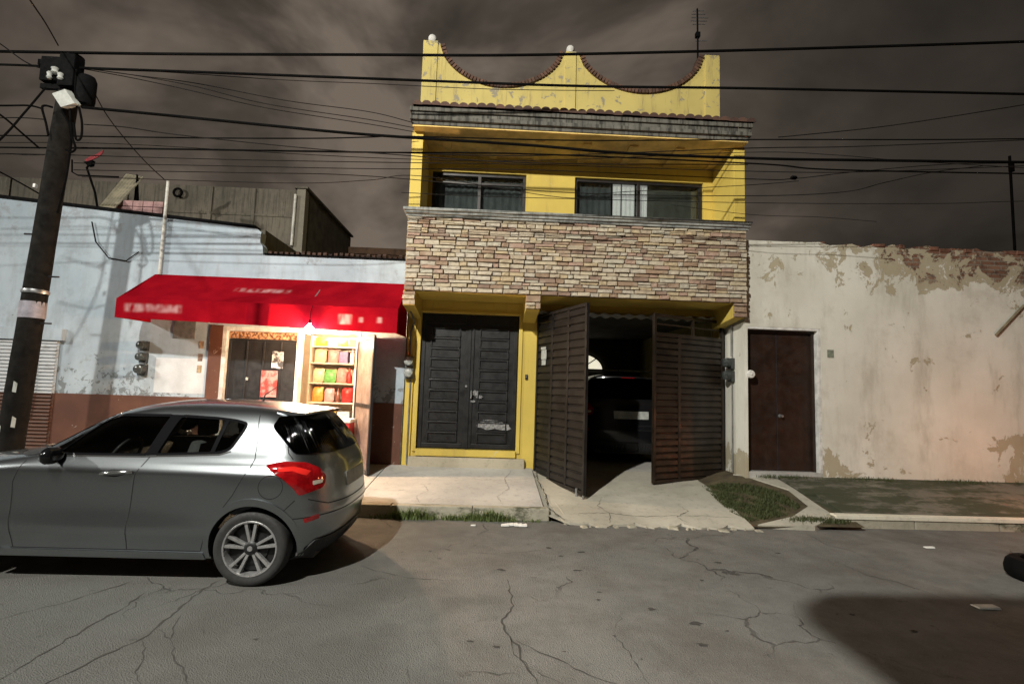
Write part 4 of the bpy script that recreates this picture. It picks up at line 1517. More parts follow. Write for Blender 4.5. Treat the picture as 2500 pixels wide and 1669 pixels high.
for k_ in range(5):
    row = [g for g in goods if g[0] == k_]
    tot = sum(g[3] for g in row)
    gap = (1.0 - tot) / (len(row))
    x = -3.38 + gap / 2
    for (_, kd, cc, w, h) in row:
        o = {'bag': bag, 'carton': carton, 'bottle': lambda a, b, w_, h_, m_: bottle(a, b, w_ / 2, h_, m_)}[kd](x + w / 2, shelf_z[k_] + .001, w, h, GM[cc])
        tag(o, '%s %s on the %s shelf of the lit shop' % (cc, 'snack bag' if kd == 'bag' else kd, names[k_]), 'snack bag' if kd == 'bag' else kd, 'goods on the shop shelves')
        x += w + gap
# counter with a red and yellow cool box
ct = thing('shop_counter', (-2.85, 9.2, .3), 'pale counter standing in the shop opening', 'counter')
MB().box(-3.36, -2.42, 9.0, 9.35, .30, .88).build('counter_body', GM['cream'], ct, bevel=.01)
MB().box(-3.37, -2.41, 8.96, 9.37, .88, .92).build('counter_top', GM['white'], ct, bevel=.008)
cb = thing('cool_box', (-2.5, 8.68, .27), 'yellow and red drinks cool box with white lid before the shop', 'cool box')
MB().box(-2.78, -2.30, 8.52, 8.84, .27, 1.04).build('body', GM['red'], cb, bevel=.012)
MB().box(-2.79, -2.52, 8.505, 8.519, .70, 1.02).build('front_panel', GM['yellow'], cb, bevel=.004)
MB().box(-2.80, -2.28, 8.50, 8.86, 1.041, 1.10).build('lid', GM['white'], cb, bevel=.014)

# ---- electricity meters
DIAL_G = simple('pale_meter_dial', (.42, .44, .42), .15, 0, .5, 30, 0)
DIAL_D = simple('dark_meter_dial', (.06, .068, .066), .15, 0, .5, 30, 0)


def meter(x, z, mat, label, group, y=9.0, r=.085, side=False):
    m_ = thing('electricity_meter', (x, y, z), label, 'meter', group)
    ax_ = 'x' if side else 'y'
    if side:
        MB().box(x - .015, x + .045, y - r * .85, y + r * .85, z - r * 1.25, z + r * .95).build('housing', mat, m_, bevel=.008)
    else:
        MB().box(x - r * .85, x + r * .85, y - .015, y + .045, z - r * 1.25, z + r * .95).build('housing', mat, m_, bevel=.008)
    MB().lathe([(r, -.02), (r * 1.02, -.05), (r * .92, -.075)], (x, y, z), ax_, 20).build('rim', mat, m_, smooth=40)
    MB().lathe([(r * .90, -.076), (r * .86, -.12), (r * .6, -.135), (.001, -.14)], (x, y, z), ax_, 20).build('glass_dome', DIAL_G if mat is METER_GREY else DIAL_D, m_, smooth=40)
    return m_


meter(-1.455, 2.10, METER_GREY, 'upper grey electricity meter beside the double black door', 'meters beside the double door', 8.97)
meter(-1.450, 1.90, METER_GREY, 'lower grey electricity meter beside the double black door', 'meters beside the double door', 8.97)
meter(-5.99, 2.22, METER_DARK, 'top of three dark meters on the pale shop wall', 'meters on the shop wall', 9.0, .075)
meter(-5.99, 2.02, METER_DARK, 'middle of three dark meters on the pale shop wall', 'meters on the shop wall', 9.0, .075)
meter(-5.99, 1.81, METER_DARK, 'lowest of three dark meters on the pale shop wall', 'meters on the shop wall', 9.0, .085)
meter(4.10, 2.25, METER_DARK, 'upper dark electricity meter between garage and brown door', 'meters between garage and brown door', 8.70, .085, True)
meter(4.10, 2.03, METER_DARK, 'lower dark electricity meter between garage and brown door', 'meters between garage and brown door', 8.70, .085, True)
tag(MB().tube([(-1.46, 8.99, 2.22), (-1.46, 8.99, 2.6), (-1.40, 8.99, 2.8), (-1.42, 8.6, 2.92)], .018, 8).build('conduit', GREY_PIPE, smooth=40), 'grey conduit running up from the meters by the double door', 'conduit')
tag(MB().tube([(-1.42, 8.985, 1.78), (-1.42, 8.985, .34)], .014, 8).build('conduit', GREY_PIPE, smooth=40), 'thin conduit running down the yellow pier to the pavement', 'conduit')
tag(MB().tube([(4.125, 8.70, 2.36), (4.125, 8.70, 2.90), (4.10, 8.68, 2.95), (3.98, 8.6, 2.97)], .020, 8).build('conduit', GREY_PIPE, smooth=40), 'grey conduit above the meters between garage and brown door', 'conduit')
tag(MB().tube([(4.13, 8.70, 1.91), (4.13, 8.70, .4)], .012, 8).build('conduit', GREY_PIPE, smooth=40), 'thin conduit below the meters between garage and brown door', 'conduit')
db = thing('door_bell', (.60, 9.03, 1.90), 'small dark doorbell on the yellow pier by the garage', 'doorbell')
MB().box(.575, .62, 9.025, 9.049, 1.85, 1.94).build('plate', BLACK_STEEL, db, bevel=.004)
MB().lathe([(.012, 0), (.010, -.008)], (.597, 9.025, 1.90), 'y', 10).build('button', ALU, db)
rl = thing('round_lamp', (4.245, 8.27, 2.05), 'small round white wall fitting beside the brown door', 'wall fitting')
MB().lathe([(.07, .029), (.07, .01), (.058, -.012), (.001, -.022)], (4.245, 8.27, 2.05), 'y', 24).build('disc', GM['white'], rl, smooth=40)
MB().lathe([(.016, -.018), (.012, -.03), (.001, -.032)], (4.245, 8.27, 2.05), 'y', 12).build('button', GM['white'], rl)

# ================================================================== WHITE WALL ON THE RIGHT
ww = thing('white_wall', (8.0, WY, .4), 'long flaking white plaster wall with bare brick along its top', 'wall')
DX0, DX1, DZ0, DZ1 = 4.205, 5.445, .475, 2.846
WTOP = 4.315
top = [(16, WTOP)]
x = 16.0
rnd = random.Random(9)
while x > 5.0:
    x -= rnd.uniform(.08, .22)
    top.append((x, WTOP + (rnd.uniform(-.05, .03) if x > 5.3 else 0)))
mb = MB()
mb.prism([(DX1, .2), (16, .2)] + top + [(DX1 - .6, WTOP - .005), (DX1 - .6, DZ1), (DX1, DZ1)], 'y', WY, WY + .25)
mb.prism([(DX0, DZ1), (DX1 - .6, DZ1), (DX1 - .6, WTOP - .005), (DX0, WTOP - .007)], 'y', WY, WY + .25)
mb.box(4.15, DX0, WY, 9.06, .2, WTOP - .007)
mb.build('wall', LIMEWASH, ww)
MB().box(DX0, DX1, WY + .01, WY + .25, .2, DZ0).build('threshold', CONC_L, ww, bevel=.006)
mb = MB()
mb.box(DX1 - .05, DX1 - .002, WY + .004, WY + .138, DZ0 + .001, DZ1 - .001).box(DX0 + .002, DX1 - .052, WY + .004, WY + .138, DZ1 - .04, DZ1 - .001)
mb.build('door_surround', WHITE_TRIM, ww, bevel=.004)
dr = MB().box(DX0 + .006, DX1 - .052, WY + .14, WY + .19, DZ0 + .005, DZ1 - .042).build('door', DOOR_BROWN, ww, bevel=.004)
mb = MB()
mb.box(DX0 + .008, DX0 + .05, WY + .10, WY + .1395, DZ0 + .002, DZ1 - .045).box(DX1 - .10, DX1 - .054, WY + .10, WY + .1395, DZ0 + .002, DZ1 - .045).box(DX0 + .051, DX1 - .101, WY + .10, WY + .1395, DZ1 - .085, DZ1 - .045)
mb.build('door_frame', DOOR_BROWN, dr, bevel=.003)
MB().box(4.76, 4.772, WY + .134, WY + .1395, DZ0 + .01, DZ1 - .09).build('door_joint', BLACK_STEEL, dr)
MB().lathe([(.03, .0), (.03, -.008), (.012, -.012), (.012, -.04), (.026, -.05), (.024, -.075), (.001, -.08)], (4.81, WY + .14, 1.38), 'y', 14).build('door_knob', ALU, dr, smooth=40)
MB().box(5.55, 5.66, WY - .008, WY - .001, 2.37, 2.50).build('house_number_plate', simple('grey_green_plate', (.20, .22, .17), .6, 0, .3, 20, .1), ww, bevel=.003)
# loose bricks bared along the top
rnd = random.Random(17)
bk = MB().box(-.5, .5, -.5, .5, -.5, .5).build('p', BROKEN_BRICK)
bmx = bmesh.new(); bmx.from_mesh(bk.data)
bmesh.ops.bevel(bmx, geom=list(bmx.edges), offset=.08, segments=1, affect='EDGES')
bmx.to_mesh(bk.data); bmx.free()
bb_me = bk.data
bpy.data.objects.remove(bk)
x = 5.2
while x < 12:
    w = rnd.uniform(.08, .22)
    if rnd.random() < (.30 + .4 * min(1, (x - 5.2) / 3)):
        inst(bb_me, 'brick', ww, (x + w / 2, WY + .10 + rnd.uniform(-.02, .03), WTOP - .02 + rnd.uniform(-.02, .022)), (rnd.uniform(-.04, .04), rnd.uniform(-.06, .06), rnd.uniform(-.1, .1)), (w, .22, .07))
    x += w + .01
# a leaning stick and cables on the wall
tag(MB().tube([unproj(2500, 745, WY - .03), unproj(2432, 818, WY - .03)], .022, 6).build('wooden_batten', simple('old_wood', (.20, .16, .10), .9, 0, .4, 8, .4)), 'wooden batten leaning diagonally on the flaking white wall', 'batten')

# ================================================================== BUILDINGS BEHIND
cb2 = thing('concrete_building', (-8.5, 13.0, 4.0), 'unfinished grey concrete building behind the shop', 'building')
mb = MB().box(-16, -5.18, 13.0, 13.2, 3.0, 6.58)
mb.build('front_wall', CONC_WALL, cb2)
MB().box(-5.18, -4.96, 12.96, 13.22, 3.0, 6.60).build('corner_column', concrete('pale_column_concrete', (.20, .18, .14), (.27, .24, .19)), cb2, bevel=.01)
MB().box(-5.16, -4.97, 13.221, 17.2, 3.0, 6.57).build('side_wall', simple('dark_side_wall', (.10, .085, .06), .9, 0, .4, 3, .3), cb2)
MB().box(-5.24, -4.90, 12.93, 17.25, 6.61, 6.66).build('coping', CONC_WALL, cb2)
for (x, w) in ((-15, .12), (-12.4, .1), (-9.5, .1), (-7.4, .1), (-6.3, .08)):
    MB().box(x, x + w, 12.965, 12.999, 3.0, 6.57).build('wall_rib', CONC_WALL, cb2, bevel=.006)
for z in (5.15, 5.85):
    MB().box(-16, -5.19, 12.975, 12.999, z, z + .06).build('wall_band', CONC_WALL, cb2, bevel=.006)
tag(MB().box(-4.95, -1.6, 17.0, 17.2, 3.0, 6.05).box(-4.95, -1.6, 16.93, 17.0, 5.98, 6.2).build('rear_wall', simple('brown_rear_wall', (.13, .075, .045), .9, 0, .4, 4, .3)), 'low brown rear wall seen above the shop roof', 'wall')
tag(MB().tube([(-5.20, 12.90, 5.1), (-5.185, 12.90, 6.43)], .035, 10).build('pipe_mast', WHITE_PIPE, smooth=40), 'pale vertical pipe at the corner of the concrete building', 'pipe')
pk = thing('pink_parapet', (-7.35, 10.5, 4.3), 'low pink brick wall on the shop roof beside the pipe mast', 'wall')
MB().box(-7.90, -6.88, 10.53, 10.62, 4.1, 5.27).build('core', MORTAR, pk)
for r_ in range(9):
    for c_ in range(5):
        x0 = -7.90 + c_ * .204
        MB().box(x0 + .006, x0 + .198, 10.50, 10.53, 4.12 + r_ * .128 + .006, 4.12 + r_ * .128 + .122).build('brick', PINK_BRICK, pk, bevel=.006)
# corrugated sheet leaning on the roof
cs = MB()
A, B, Cc, D = unproj(235, 512, 10.2), unproj(277, 512, 10.2), unproj(352, 432, 11.2), unproj(308, 424, 11.2)
n = 30
for i in range(n):
    u, v = i / n, (i + 1) / n
    for off in (0, .012):
        q = []
        for (s, e0, e1) in ((u, A, B), (v, A, B), (v, D, Cc), (u, D, Cc)):
            p = e0.lerp(e1, s)
            q.append((p.x, p.y + .02 * sin(s * 6 * 2 * pi) + off, p.z))
        cs.face(q)
tag(cs.build('corrugated_sheet', CORRUG, smooth=60), 'tan corrugated roofing sheet leaning on the roof behind the shop', 'roofing sheet')
A, B, Cc = unproj(352, 436, 11.25), unproj(335, 488, 11.0), unproj(292, 488, 10.6)
tag(MB().prism([(A.x, A.z), (B.x, B.z), (Cc.x, Cc.z)], 'y', 11.0, 11.06).build('dark_board', BOX_BLACK), 'dark triangular board beside the leaning corrugated sheet', 'board')
rg = MB()
c = unproj(431, 468, 12.85)
rg.tube([(c.x + .10 * cos(2 * pi * i / 20), 12.9, c.z + .10 * sin(2 * pi * i / 20)) for i in range(21)], .03, 8, cap=False)
tag(rg.build('hanging_ring', BOX_BLACK, smooth=40), 'dark ring hanging on the concrete building wall', 'ring')
# mast with red cloth
rm = thing('cloth_mast', tuple(unproj(235, 520, 11)), 'bent rooftop mast carrying a scrap of red cloth', 'mast')
mb = MB()
mb.tube([unproj(240, 520, 11), unproj(232, 470, 11), unproj(222, 440, 11), unproj(212, 410, 11), unproj(222, 395, 11)], .022, 6)
mb.tube([unproj(176, 390, 11), unproj(176, 420, 11), unproj(190, 428, 11), unproj(290, 432, 11)], .016, 6)
mb.build('pole', BOX_BLACK, rm)
MB().prism([(q.x, q.z) for q in (unproj(205, 396, 11), unproj(228, 392, 11), unproj(225, 404, 11), unproj(216, 406, 11))], 'y', 10.98, 11.06).build('bracket', BOX_BLACK, rm)
cl = MB()
qs = [(206, 390), (220, 382), (236, 376), (252, 366), (250, 374), (238, 384), (222, 391), (210, 394)]
cl.prism([(unproj(a, b, 11).x, unproj(a, b, 11).z) for a, b in qs], 'y', 11.0, 11.02)
cl.build('red_cloth', RED_CLOTH, rm)

# TV antenna on the yellow house
ta = thing('tv_antenna', (3.79, 9.35, 7.6), 'thin television antenna on the parapet of the yellow house', 'antenna')
MB().tube([(3.79, 9.35, 7.3), (3.79, 9.35, 8.6), (3.78, 9.35, 9.26)], .018, 8).build('mast', BOX_BLACK, ta)
MB().box(3.745, 3.83, 9.31, 9.39, 8.66, 8.76).build('clamp', BOX_BLACK, ta, bevel=.006)
for i, (z, a, b) in enumerate(((9.22, -.10, .14), (9.15, -.12, .16), (9.08, -.13, .22), (9.01, -.14, .20), (8.94, -.10, .16), (8.60, -.04, .20))):
    MB().tube([(3.785 + a, 9.35 + .1 * a, z - .02), (3.785 + b, 9.35 + .1 * b, z + .02)], .008, 6).build('element', ALU, ta)

# ================================================================== UTILITY POLE AND CABLES
PY = 7.0
up = thing('utility_pole', (-6.27, PY, .15), 'dark wooden utility pole with line boxes beside the silver car', 'utility pole')
rnd = random.Random(2)


def polex(z):
    return -6.27 + .047 * z


zs = [.1 + i * .3 for i in range(21)]
MB().tube([(polex(z), PY, z) for z in zs], .13, 14, radii=[.150 - .0055 * z + rnd.uniform(-.003, .003) for z in zs]).build('pole_shaft', POLE_M, up, smooth=50)
MB().lathe([(.146, -.02), (.150, 0), (.146, .03)], (polex(2.75), PY, 2.76), 'z', 16).build('steel_band', ALU, up, smooth=40)
MB().lathe([(.141, -.11), (.1425, -.10), (.1415, .10), (.140, .11)], (polex(2.52), PY, 2.52), 'z', 16).build('pasted_notice', simple('pale_violet_notice', (.30, .28, .32), .8, 0, .3, 8, .1), up, smooth=40)
# pale flakes of old posters
for (z, a) in ((1.5, -1.2), (.95, -1.9), (1.05, -.9), (.62, -1.6)):
    r_ = .150 - .0055 * z + .003
    MB().face([(polex(z) + r_ * cos(a + da), PY + r_ * sin(a + da), z + dz) for da, dz in ((-.14, -.06), (.14, -.07), (.17, .05), (-.1, .08))]).build('poster_scrap', PALE_BOX, up)
tp = polex(5.8)
MB().box(tp - .02, tp + .19, PY - .20, PY - .02, 5.56, 6.02).build('junction_box', BOX_BLACK, up, bevel=.02)
mb = MB()
bxx = tp + .30
mb.lathe([(.06, 0), (.105, .02), (.115, .08), (.115, .36), (.09, .42), (.03, .44)], (bxx, PY - .1, 5.33), 'z', 16)
mb.build('splice_drum', BOX_BLACK, up, smooth=40)
# pale box tilted toward the street
q = [(126, 228), (158, 217), (182, 252), (148, 262)]
pb = [unproj(a, b, PY - .28) for a, b in q]
mb = MB()
mb.hexa([(p.x, p.y, p.z) for p in pb] + [(p.x + .02, p.y + .09, p.z + .02) for p in pb])
mb.build('terminal_box', PALE_BOX, up, bevel=.008)
for (a, b, s) in ((135, 173, .05), (121, 184, .035), (148, 187, .04)):
    p = unproj(a, b, PY - .2)
    MB().lathe([(.02, -.05), (s, -.03), (s * .7, 0), (s, .03), (.02, .05)], (p.x, p.y, p.z), 'z', 12).build('insulator', PALE_BOX, up, smooth=40)
MB().box(tp - .33, tp - .02, PY - .16, PY - .10, 5.86, 5.94).build('crossarm', BOX_BLACK, up, bevel=.006)
MB().box(tp - .30, tp - .02, PY - .12, PY - .06, 5.55, 5.62).build('crossarm', BOX_BLACK, up, bevel=.006)
MB().box(tp - .28, tp - .03, PY - .17, PY - .04, 5.64, 5.98).build('bracket_box', BOX_BLACK, up, bevel=.01)
mb = MB()


def cat(pts, n=10):
    P_ = [Vector(p) for p in pts]
    P_ = [P_[0] * 2 - P_[1]] + P_ + [P_[-1] * 2 - P_[-2]]
    out = []
    for i in range(1, len(P_) - 2):
        a, b, c, d = P_[i - 1], P_[i], P_[i + 1], P_[i + 2]
        for k in range(n):
            t_ = k / n
            out.append(.5 * ((2 * b) + (c - a) * t_ + (2 * a - 5 * b + 4 * c - d) * t_ * t_ + (3 * b - a - 3 * c + d) * t_ ** 3))
    out.append(P_[-2])
    return out


for pts in ([(193, 262), (200, 300), (198, 335), (186, 340), (180, 300)], [(170, 262), (176, 330), (184, 362), (172, 372), (162, 366)], [(128, 262), (110, 258), (103, 265), (112, 300), (118, 330)], [(150, 268), (172, 320), (164, 420), (140, 520)], [(187, 170), (184, 220), (188, 262)]):
    mb.tube(cat([unproj(a, b, PY - .2) for a, b in pts]), .014, 6)
mb.build('jumper_cable', CABLE_M, up, smooth=60)
MB().box(polex(4.2) - .16, polex(4.2) - .13, PY - .12, PY - .08, 4.16, 4.21).build('reflector', GM['white'], up)
for (z, s) in ((3.55, -1), (2.98, 1), (2.35, 1)):
    x = polex(z)
    MB().tube([(x + s * .12, PY, z), (x + s * .27, PY, z)], .012, 6).build('climbing_peg', BLACK_STEEL, up)


def cable(pts, Y, r, label, mat=CABLE_M, Y2=None):
    n = len(pts)
    P_ = []
    for i, (a, b) in enumerate(pts):
        yy = Y if Y2 is None else Y + (Y2 - Y) * i / (n - 1)
        P_.append(unproj(a, b, yy))
    o = MB().tube(cat(P_, 8), r, 6).build('overhead_cable', mat, smooth=60)
    return tag(o, label, 'cable', 'overhead cables')


cable([(-400, 120), (0, 126), (400, 132), (900, 134), (1250, 135), (1700, 126), (2100, 115), (2500, 102), (2900, 85)], 6.9, .019, 'topmost thick black cable crossing the whole street view')
cable([(-300, 152), (0, 158), (125, 163)], 6.9, .015, 'thick cable reaching the pole top from the left edge')
cable([(187, 166), (500, 177), (900, 192), (1400, 210), (1830, 216), (2500, 230), (2900, 240)], 6.9, .0175, 'second thick cable running from pole top across the parapet')
cable([(200, 262), (421, 283), (651, 306), (900, 329), (1295, 355), (1525, 374), (1850, 387), (2083, 391), (2500, 396), (2900, 398)], 6.85, .019, 'thick cable sagging from the splice drum across the balcony eave')
cable([(-200, 256), (0, 258), (70, 258), (105, 266)], 6.85, .012, 'cable reaching the splice drum from the left edge')
cable([(-200, 330), (0, 331), (199, 333), (498, 337), (760, 338), (900, 335), (1000, 333), (1400, 343), (1826, 341), (2274, 341), (2500, 339), (2800, 336)], 7.05, .009, 'taut cable level with the balcony eave')
cable([(-200, 358), (0, 360), (383, 364), (900, 372), (1290, 376), (1850, 400), (2025, 414), (2500, 424), (2800, 426)], 7.1, .011, 'double-thick cable crossing the balcony just below the eave')
cable([(180, 360), (500, 364), (900, 371), (1300, 380), (1826, 362), (2083, 358), (2500, 342)], 7.2, .007, 'thin cable rising gently to the right edge below the eave', CABLE_THIN)
cable([(-200, 372), (0, 375), (184, 379), (536, 389), (900, 396), (1300, 402), (1826, 418), (2100, 420), (2500, 405)], 7.15, .006, 'thin cable crossing the upper window tops', CABLE_THIN)
cable([(-200, 346), (0, 348), (300, 352), (900, 385), (1300, 392), (1826, 372), (2030, 378), (2200, 392), (2500, 410)], 7.25, .005, 'faint thin cable weaving behind the double-thick cable', CABLE_THIN)
cable([(180, 398), (536, 405), (900, 412), (1300, 415), (1826, 437), (1940, 436), (2083, 420), (2300, 402), (2500, 398)], 7.2, .006, 'thin cable with a dark clamp right of the house', CABLE_THIN)
cable([(180, 415), (600, 422), (900, 430), (1380, 470), (1826, 478), (2056, 469), (2159, 446), (2274, 421), (2400, 405)], 7.3, .006, 'thin cable bending upward right of the balcony', CABLE_THIN)
cable([(200, 432), (700, 447), (900, 440), (1030, 430), (1372, 482), (1500, 470), (1826, 452), (1950, 442)], 7.3, .005, 'thin cable crossing the wall between the balcony windows', CABLE_THIN)
cable([(980, 470), (1200, 480), (1822, 495), (2274, 497), (2458, 492), (2700, 488)], 7.4, .005, 'lowest faint cable crossing the balcony windows', CABLE_THIN)
cable([(1640, 500), (1834, 524), (2000, 530), (2140, 541)], 7.5, .004, 'faint short cable near the balcony ledge on the right', CABLE_THIN)
cable([(1900, 335), (1945, 331), (2180, 306), (2500, 256), (2800, 205)], 7.0, .007, 'cable slanting up to the right edge above the others', CABLE_THIN)
cable([(200, 168), (320, 190), (460, 220), (651, 264), (900, 303), (1010, 322)], 6.95, .006, 'lowest of three service cables slanting from pole to eave', CABLE_THIN, 8.0)
cable([(200, 166), (340, 186), (480, 212), (651, 254), (900, 292), (1010, 312)], 6.95, .006, 'middle of three service cables slanting from pole to eave', CABLE_THIN, 8.0)
cable([(200, 166), (314, 182), (480, 204), (700, 246), (900, 273), (1010, 300)], 6.95, .006, 'highest of three service cables slanting from pole to eave', CABLE_THIN, 8.0)
cable([(190, 163), (460, 180), (700, 196), (900, 204), (1200, 218), (1500, 222)], 6.95, .005, 'faint cable just under the second thick cable', CABLE_THIN)
cable([(205, 304), (300, 310), (440, 330), (728, 360), (900, 373), (1300, 398), (1826, 402)], 7.0, .007, 'cable slanting down from the pole to the cable bundle', CABLE_THIN)
cable([(222, 210), (260, 280), (310, 345), (360, 400), (403, 440)], 6.95, .008, 'service drop slanting from the pole to the pipe mast', CABLE_THIN, 9.0)
cable([(142, 111), (110, 55), (73, 0), (40, -60)], 6.9, .009, 'cable climbing from the pole top to the upper frame edge', CABLE_THIN, 4.5)
cable([(-60, 70), (0, 107), (65, 153), (125, 175)], 6.5, .008, 'thin cable slanting into the pole top from the left', CABLE_THIN, 6.9)
cable([(-120, 440), (0, 341), (60, 275), (111, 215)], 6.0, .014, 'dark cable crossing diagonally up to the line boxes', CABLE_M, 6.85)
cable([(-120, 200), (0, 280), (50, 322), (96, 362)], 6.0, .012, 'dark cable crossing diagonally down to the pole shaft', CABLE_M, 6.85)
cable([(-100, 370), (0, 420), (50, 447), (96, 473)], 6.3, .010, 'cable slanting down to the pole from the left edge', CABLE_M, 6.85)
cable([(-200, 292), (0, 288), (60, 288), (112, 292)], 6.9, .007, 'thin level cable left of the pole', CABLE_THIN)
cable([(-200, 384), (0, 376), (60, 378), (108, 378)], 6.9, .007, 'lower thin level cable left of the pole', CABLE_THIN)
c = unproj(1938, 434, 7.2)
tag(MB().lathe([(.012, -.05), (.03, -.03), (.03, .03), (.012, .05)], (c.x, c.y, c.z), 'x', 10).build('cable_clamp', BOX_BLACK, smooth=40), 'dark clamp on the thin cable right of the house', 'clamp')

fp = thing('utility_pole', (21.45, 20.0, 0.0), 'distant thin utility pole beyond the white wall', 'utility pole')
MB().tube([(21.45, 20, 0), (21.45, 20, 12.1)], .05, 10).build('pole_shaft', POLE_M, fp, smooth=40)
MB().box(21.36, 21.54, 19.9, 20.0, 11.4, 11.8).build('line_box', POLE_M, fp)

# ================================================================== BEHIND THE CAMERA: the street lamp and an added canopy placed to cast a shadow into view
def street_lamp(x, label, power):
    lp = thing('street_lamp', (x, -3.3, 0), label, 'street lamp', 'street lamps on the near side')
    MB().tube([(x, -3.3, 0), (x, -3.3, 8.25), (x, -2.9, 8.60), (x, -1.7, 8.65)], .07, 12).build('lamp_post', GREY_PIPE, lp, smooth=40)
    MB().box(x - .15, x + .15, -1.8, -1.15, 8.53, 8.65).build('lamp_head', GREY_PIPE, lp, bevel=.03)
    ld = bpy.data.lights.new('street_lamp_light', 'SPOT')
    ld.energy = power
    ld.color = (1.0, .97, .88)
    ld.spot_size = radians(132)
    ld.spot_blend = 1.0
    ld.shadow_soft_size = .11
    lo = bpy.data.objects.new('street_lamp_light', ld)
    C.objects.link(lo)
    lo.parent = lp
    lo.location = (0, 1.8, LAMP_POS[2])
    lo.rotation_euler = Vector((6.7, 10.5, -5.8)).to_track_quat('-Z', 'Y').to_euler()


street_lamp(LAMP_POS[0], 'tall street lamp on the near side of the street, left of the viewer', LAMP_POWER)
street_lamp(LAMP_POS[0] - 15.5, 'next street lamp further along the street past the left edge', LAMP_POWER)

cnp = thing('shadow_canopy', (1.7, .3, 0), 'unseen cream canopy added to cast the dark shadow at lower right', 'canopy')
pl = []
x0, x1, y0, y1, r_ = -.61, 4.6, -2.0, 1.66, .36  # outline sized so the blocked lamp leaves the lower-right shadow
for cx_, cy_, a0 in ((x1 - r_, y0 + r_, -90), (x1 - r_, y1 - r_, 0), (x0 + r_, y1 - r_, 90), (x0 + r_, y0 + r_, 180)):
    for i in range(7):
        a = radians(a0 + 90 * i / 6)
        pl.append((cx_ + r_ * cos(a), cy_ + r_ * sin(a)))
MB().prism(pl, 'z', 4.0, 4.04).build('canvas', GM['cream'], cnp)
for a, b in ((-.3, -1.8), (4.2, -1.8)):
    MB().tube([(a, b, 0), (a, b, 4.0)], .04, 8).build('shadow_canopy_post', GREY_PIPE, cnp)

#PART4
# ================================================================== CARS
t = MT('silver_grey_car_paint')
fl_ = t.noise(260, 2)
PAINT = t.out(t.mix(t.ramp(fl_, .35, .65), c4(.275, .300, .318), c4(.335, .360, .378)), .32, 1.0, Coat_Weight=.8, Coat_Roughness=.04)
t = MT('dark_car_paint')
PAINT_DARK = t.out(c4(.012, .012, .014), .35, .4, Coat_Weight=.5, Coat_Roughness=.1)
TRIM = simple('black_plastic_trim', (.018, .018, .019), .55, 0, .3, 20, .1)
GLOSS_BLACK = MT('gloss_black_trim').out(c4(.006, .006, .007), .12)
SEAM = MT('panel_gap').out(c4(.008, .008, .009), .8)
ALLOY = simple('machined_alloy', (.48, .48, .48), .34, .75, .15, 20, .05)
ALLOY_DARK = simple('dark_alloy', (.012, .012, .013), .5, .2, .3, 20, .05)
CHROME = MT('bright_handle').out(c4(.55, .56, .56), .15, .95)
t = MT('red_lamp_lens')
RED_LENS = t.out(t.mix(t.ramp(t.noise(18, 2), .4, .6), c4(.30, .004, .006), c4(.20, .002, .004)), .08, 0, Coat_Weight=.8)
CLEAR_LENS = MT('clear_lamp_lens').out(c4(.55, .50, .42), .12, 0, Coat_Weight=.6)
SEAT_M = simple('grey_seat_cloth', (.10, .10, .10), .9, 0, .3, 12, .2)


def pchip(xs, ys):
    n = len(xs)
    h = [xs[i + 1] - xs[i] for i in range(n - 1)]
    d = [(ys[i + 1] - ys[i]) / h[i] for i in range(n - 1)]
    mslope = [0.0] * n
    mslope[0], mslope[-1] = d[0], d[-1]
    for i in range(1, n - 1):
        if d[i - 1] * d[i] > 0:
            w1, w2 = 2 * h[i] + h[i - 1], h[i] + 2 * h[i - 1]
            mslope[i] = (w1 + w2) / (w1 / d[i - 1] + w2 / d[i])

    def f(x):
        if x <= xs[0]:
            return ys[0]
        if x >= xs[-1]:
            return ys[-1]
        i = max(j for j in range(n - 1) if xs[j] <= x)
        s = (x - xs[i]) / h[i]
        return (ys[i] * (1 + 2 * s) * (1 - s) ** 2 + mslope[i] * h[i] * s * (1 - s) ** 2 + ys[i + 1] * s * s * (3 - 2 * s) + mslope[i + 1] * h[i] * s * s * (s - 1))
    return f


# z, rear x, front x, half width, rear rounding, front rounding
TAB = [
    (.17, .42, -2.98, .700, .40, .70),
    (.20, .50, -3.08, .775, .45, .75),
    (.26, .57, -3.14, .795, .48, .80),
    (.34, .605, -3.17, .812, .50, .85),
    (.46, .640, -3.19, .834, .52, .85),
    (.55, .655, -3.19, .832, .52, .85),
    (.64, .640, -3.18, .838, .52, .85),
    (.74, .628, -3.16, .848, .52, .85),
    (.84, .612, -3.09, .862, .52, .85),
    (.90, .602, -2.90, .867, .52, .85),
    (.94, .592, -2.66, .858, .51, .80),
    (.98, .578, -2.38, .832, .50, .70),
    (1.02, .555, -2.08, .812, .48, .55),
    (1.07, .520, -1.95, .794, .45, .50),
    (1.14, .470, -1.84, .762, .42, .48),
    (1.22, .410, -1.72, .722, .40, .46),
    (1.30, .345, -1.59, .676, .38, .45),
    (1.36, .290, -1.48, .628, .37, .45),
    (1.40, .240, -1.38, .585, .37, .48),
    (1.43, .165, -1.28, .530, .40, .50),
    (1.455, .03, -1.16, .450, .42, .50),
    (1.475, -.16, -1.04, .345, .35, .42),
    (1.488, -.36, -.93, .225, .24, .30),
    (1.494, -.52, -.83, .110, .12, .15)]
_z = [r[0] for r in TAB]
XR_, XF_, W_, AR_, AF_ = [pchip(_z, [r[k] for r in TAB]) for k in range(1, 6)]
NEXP = 2.7


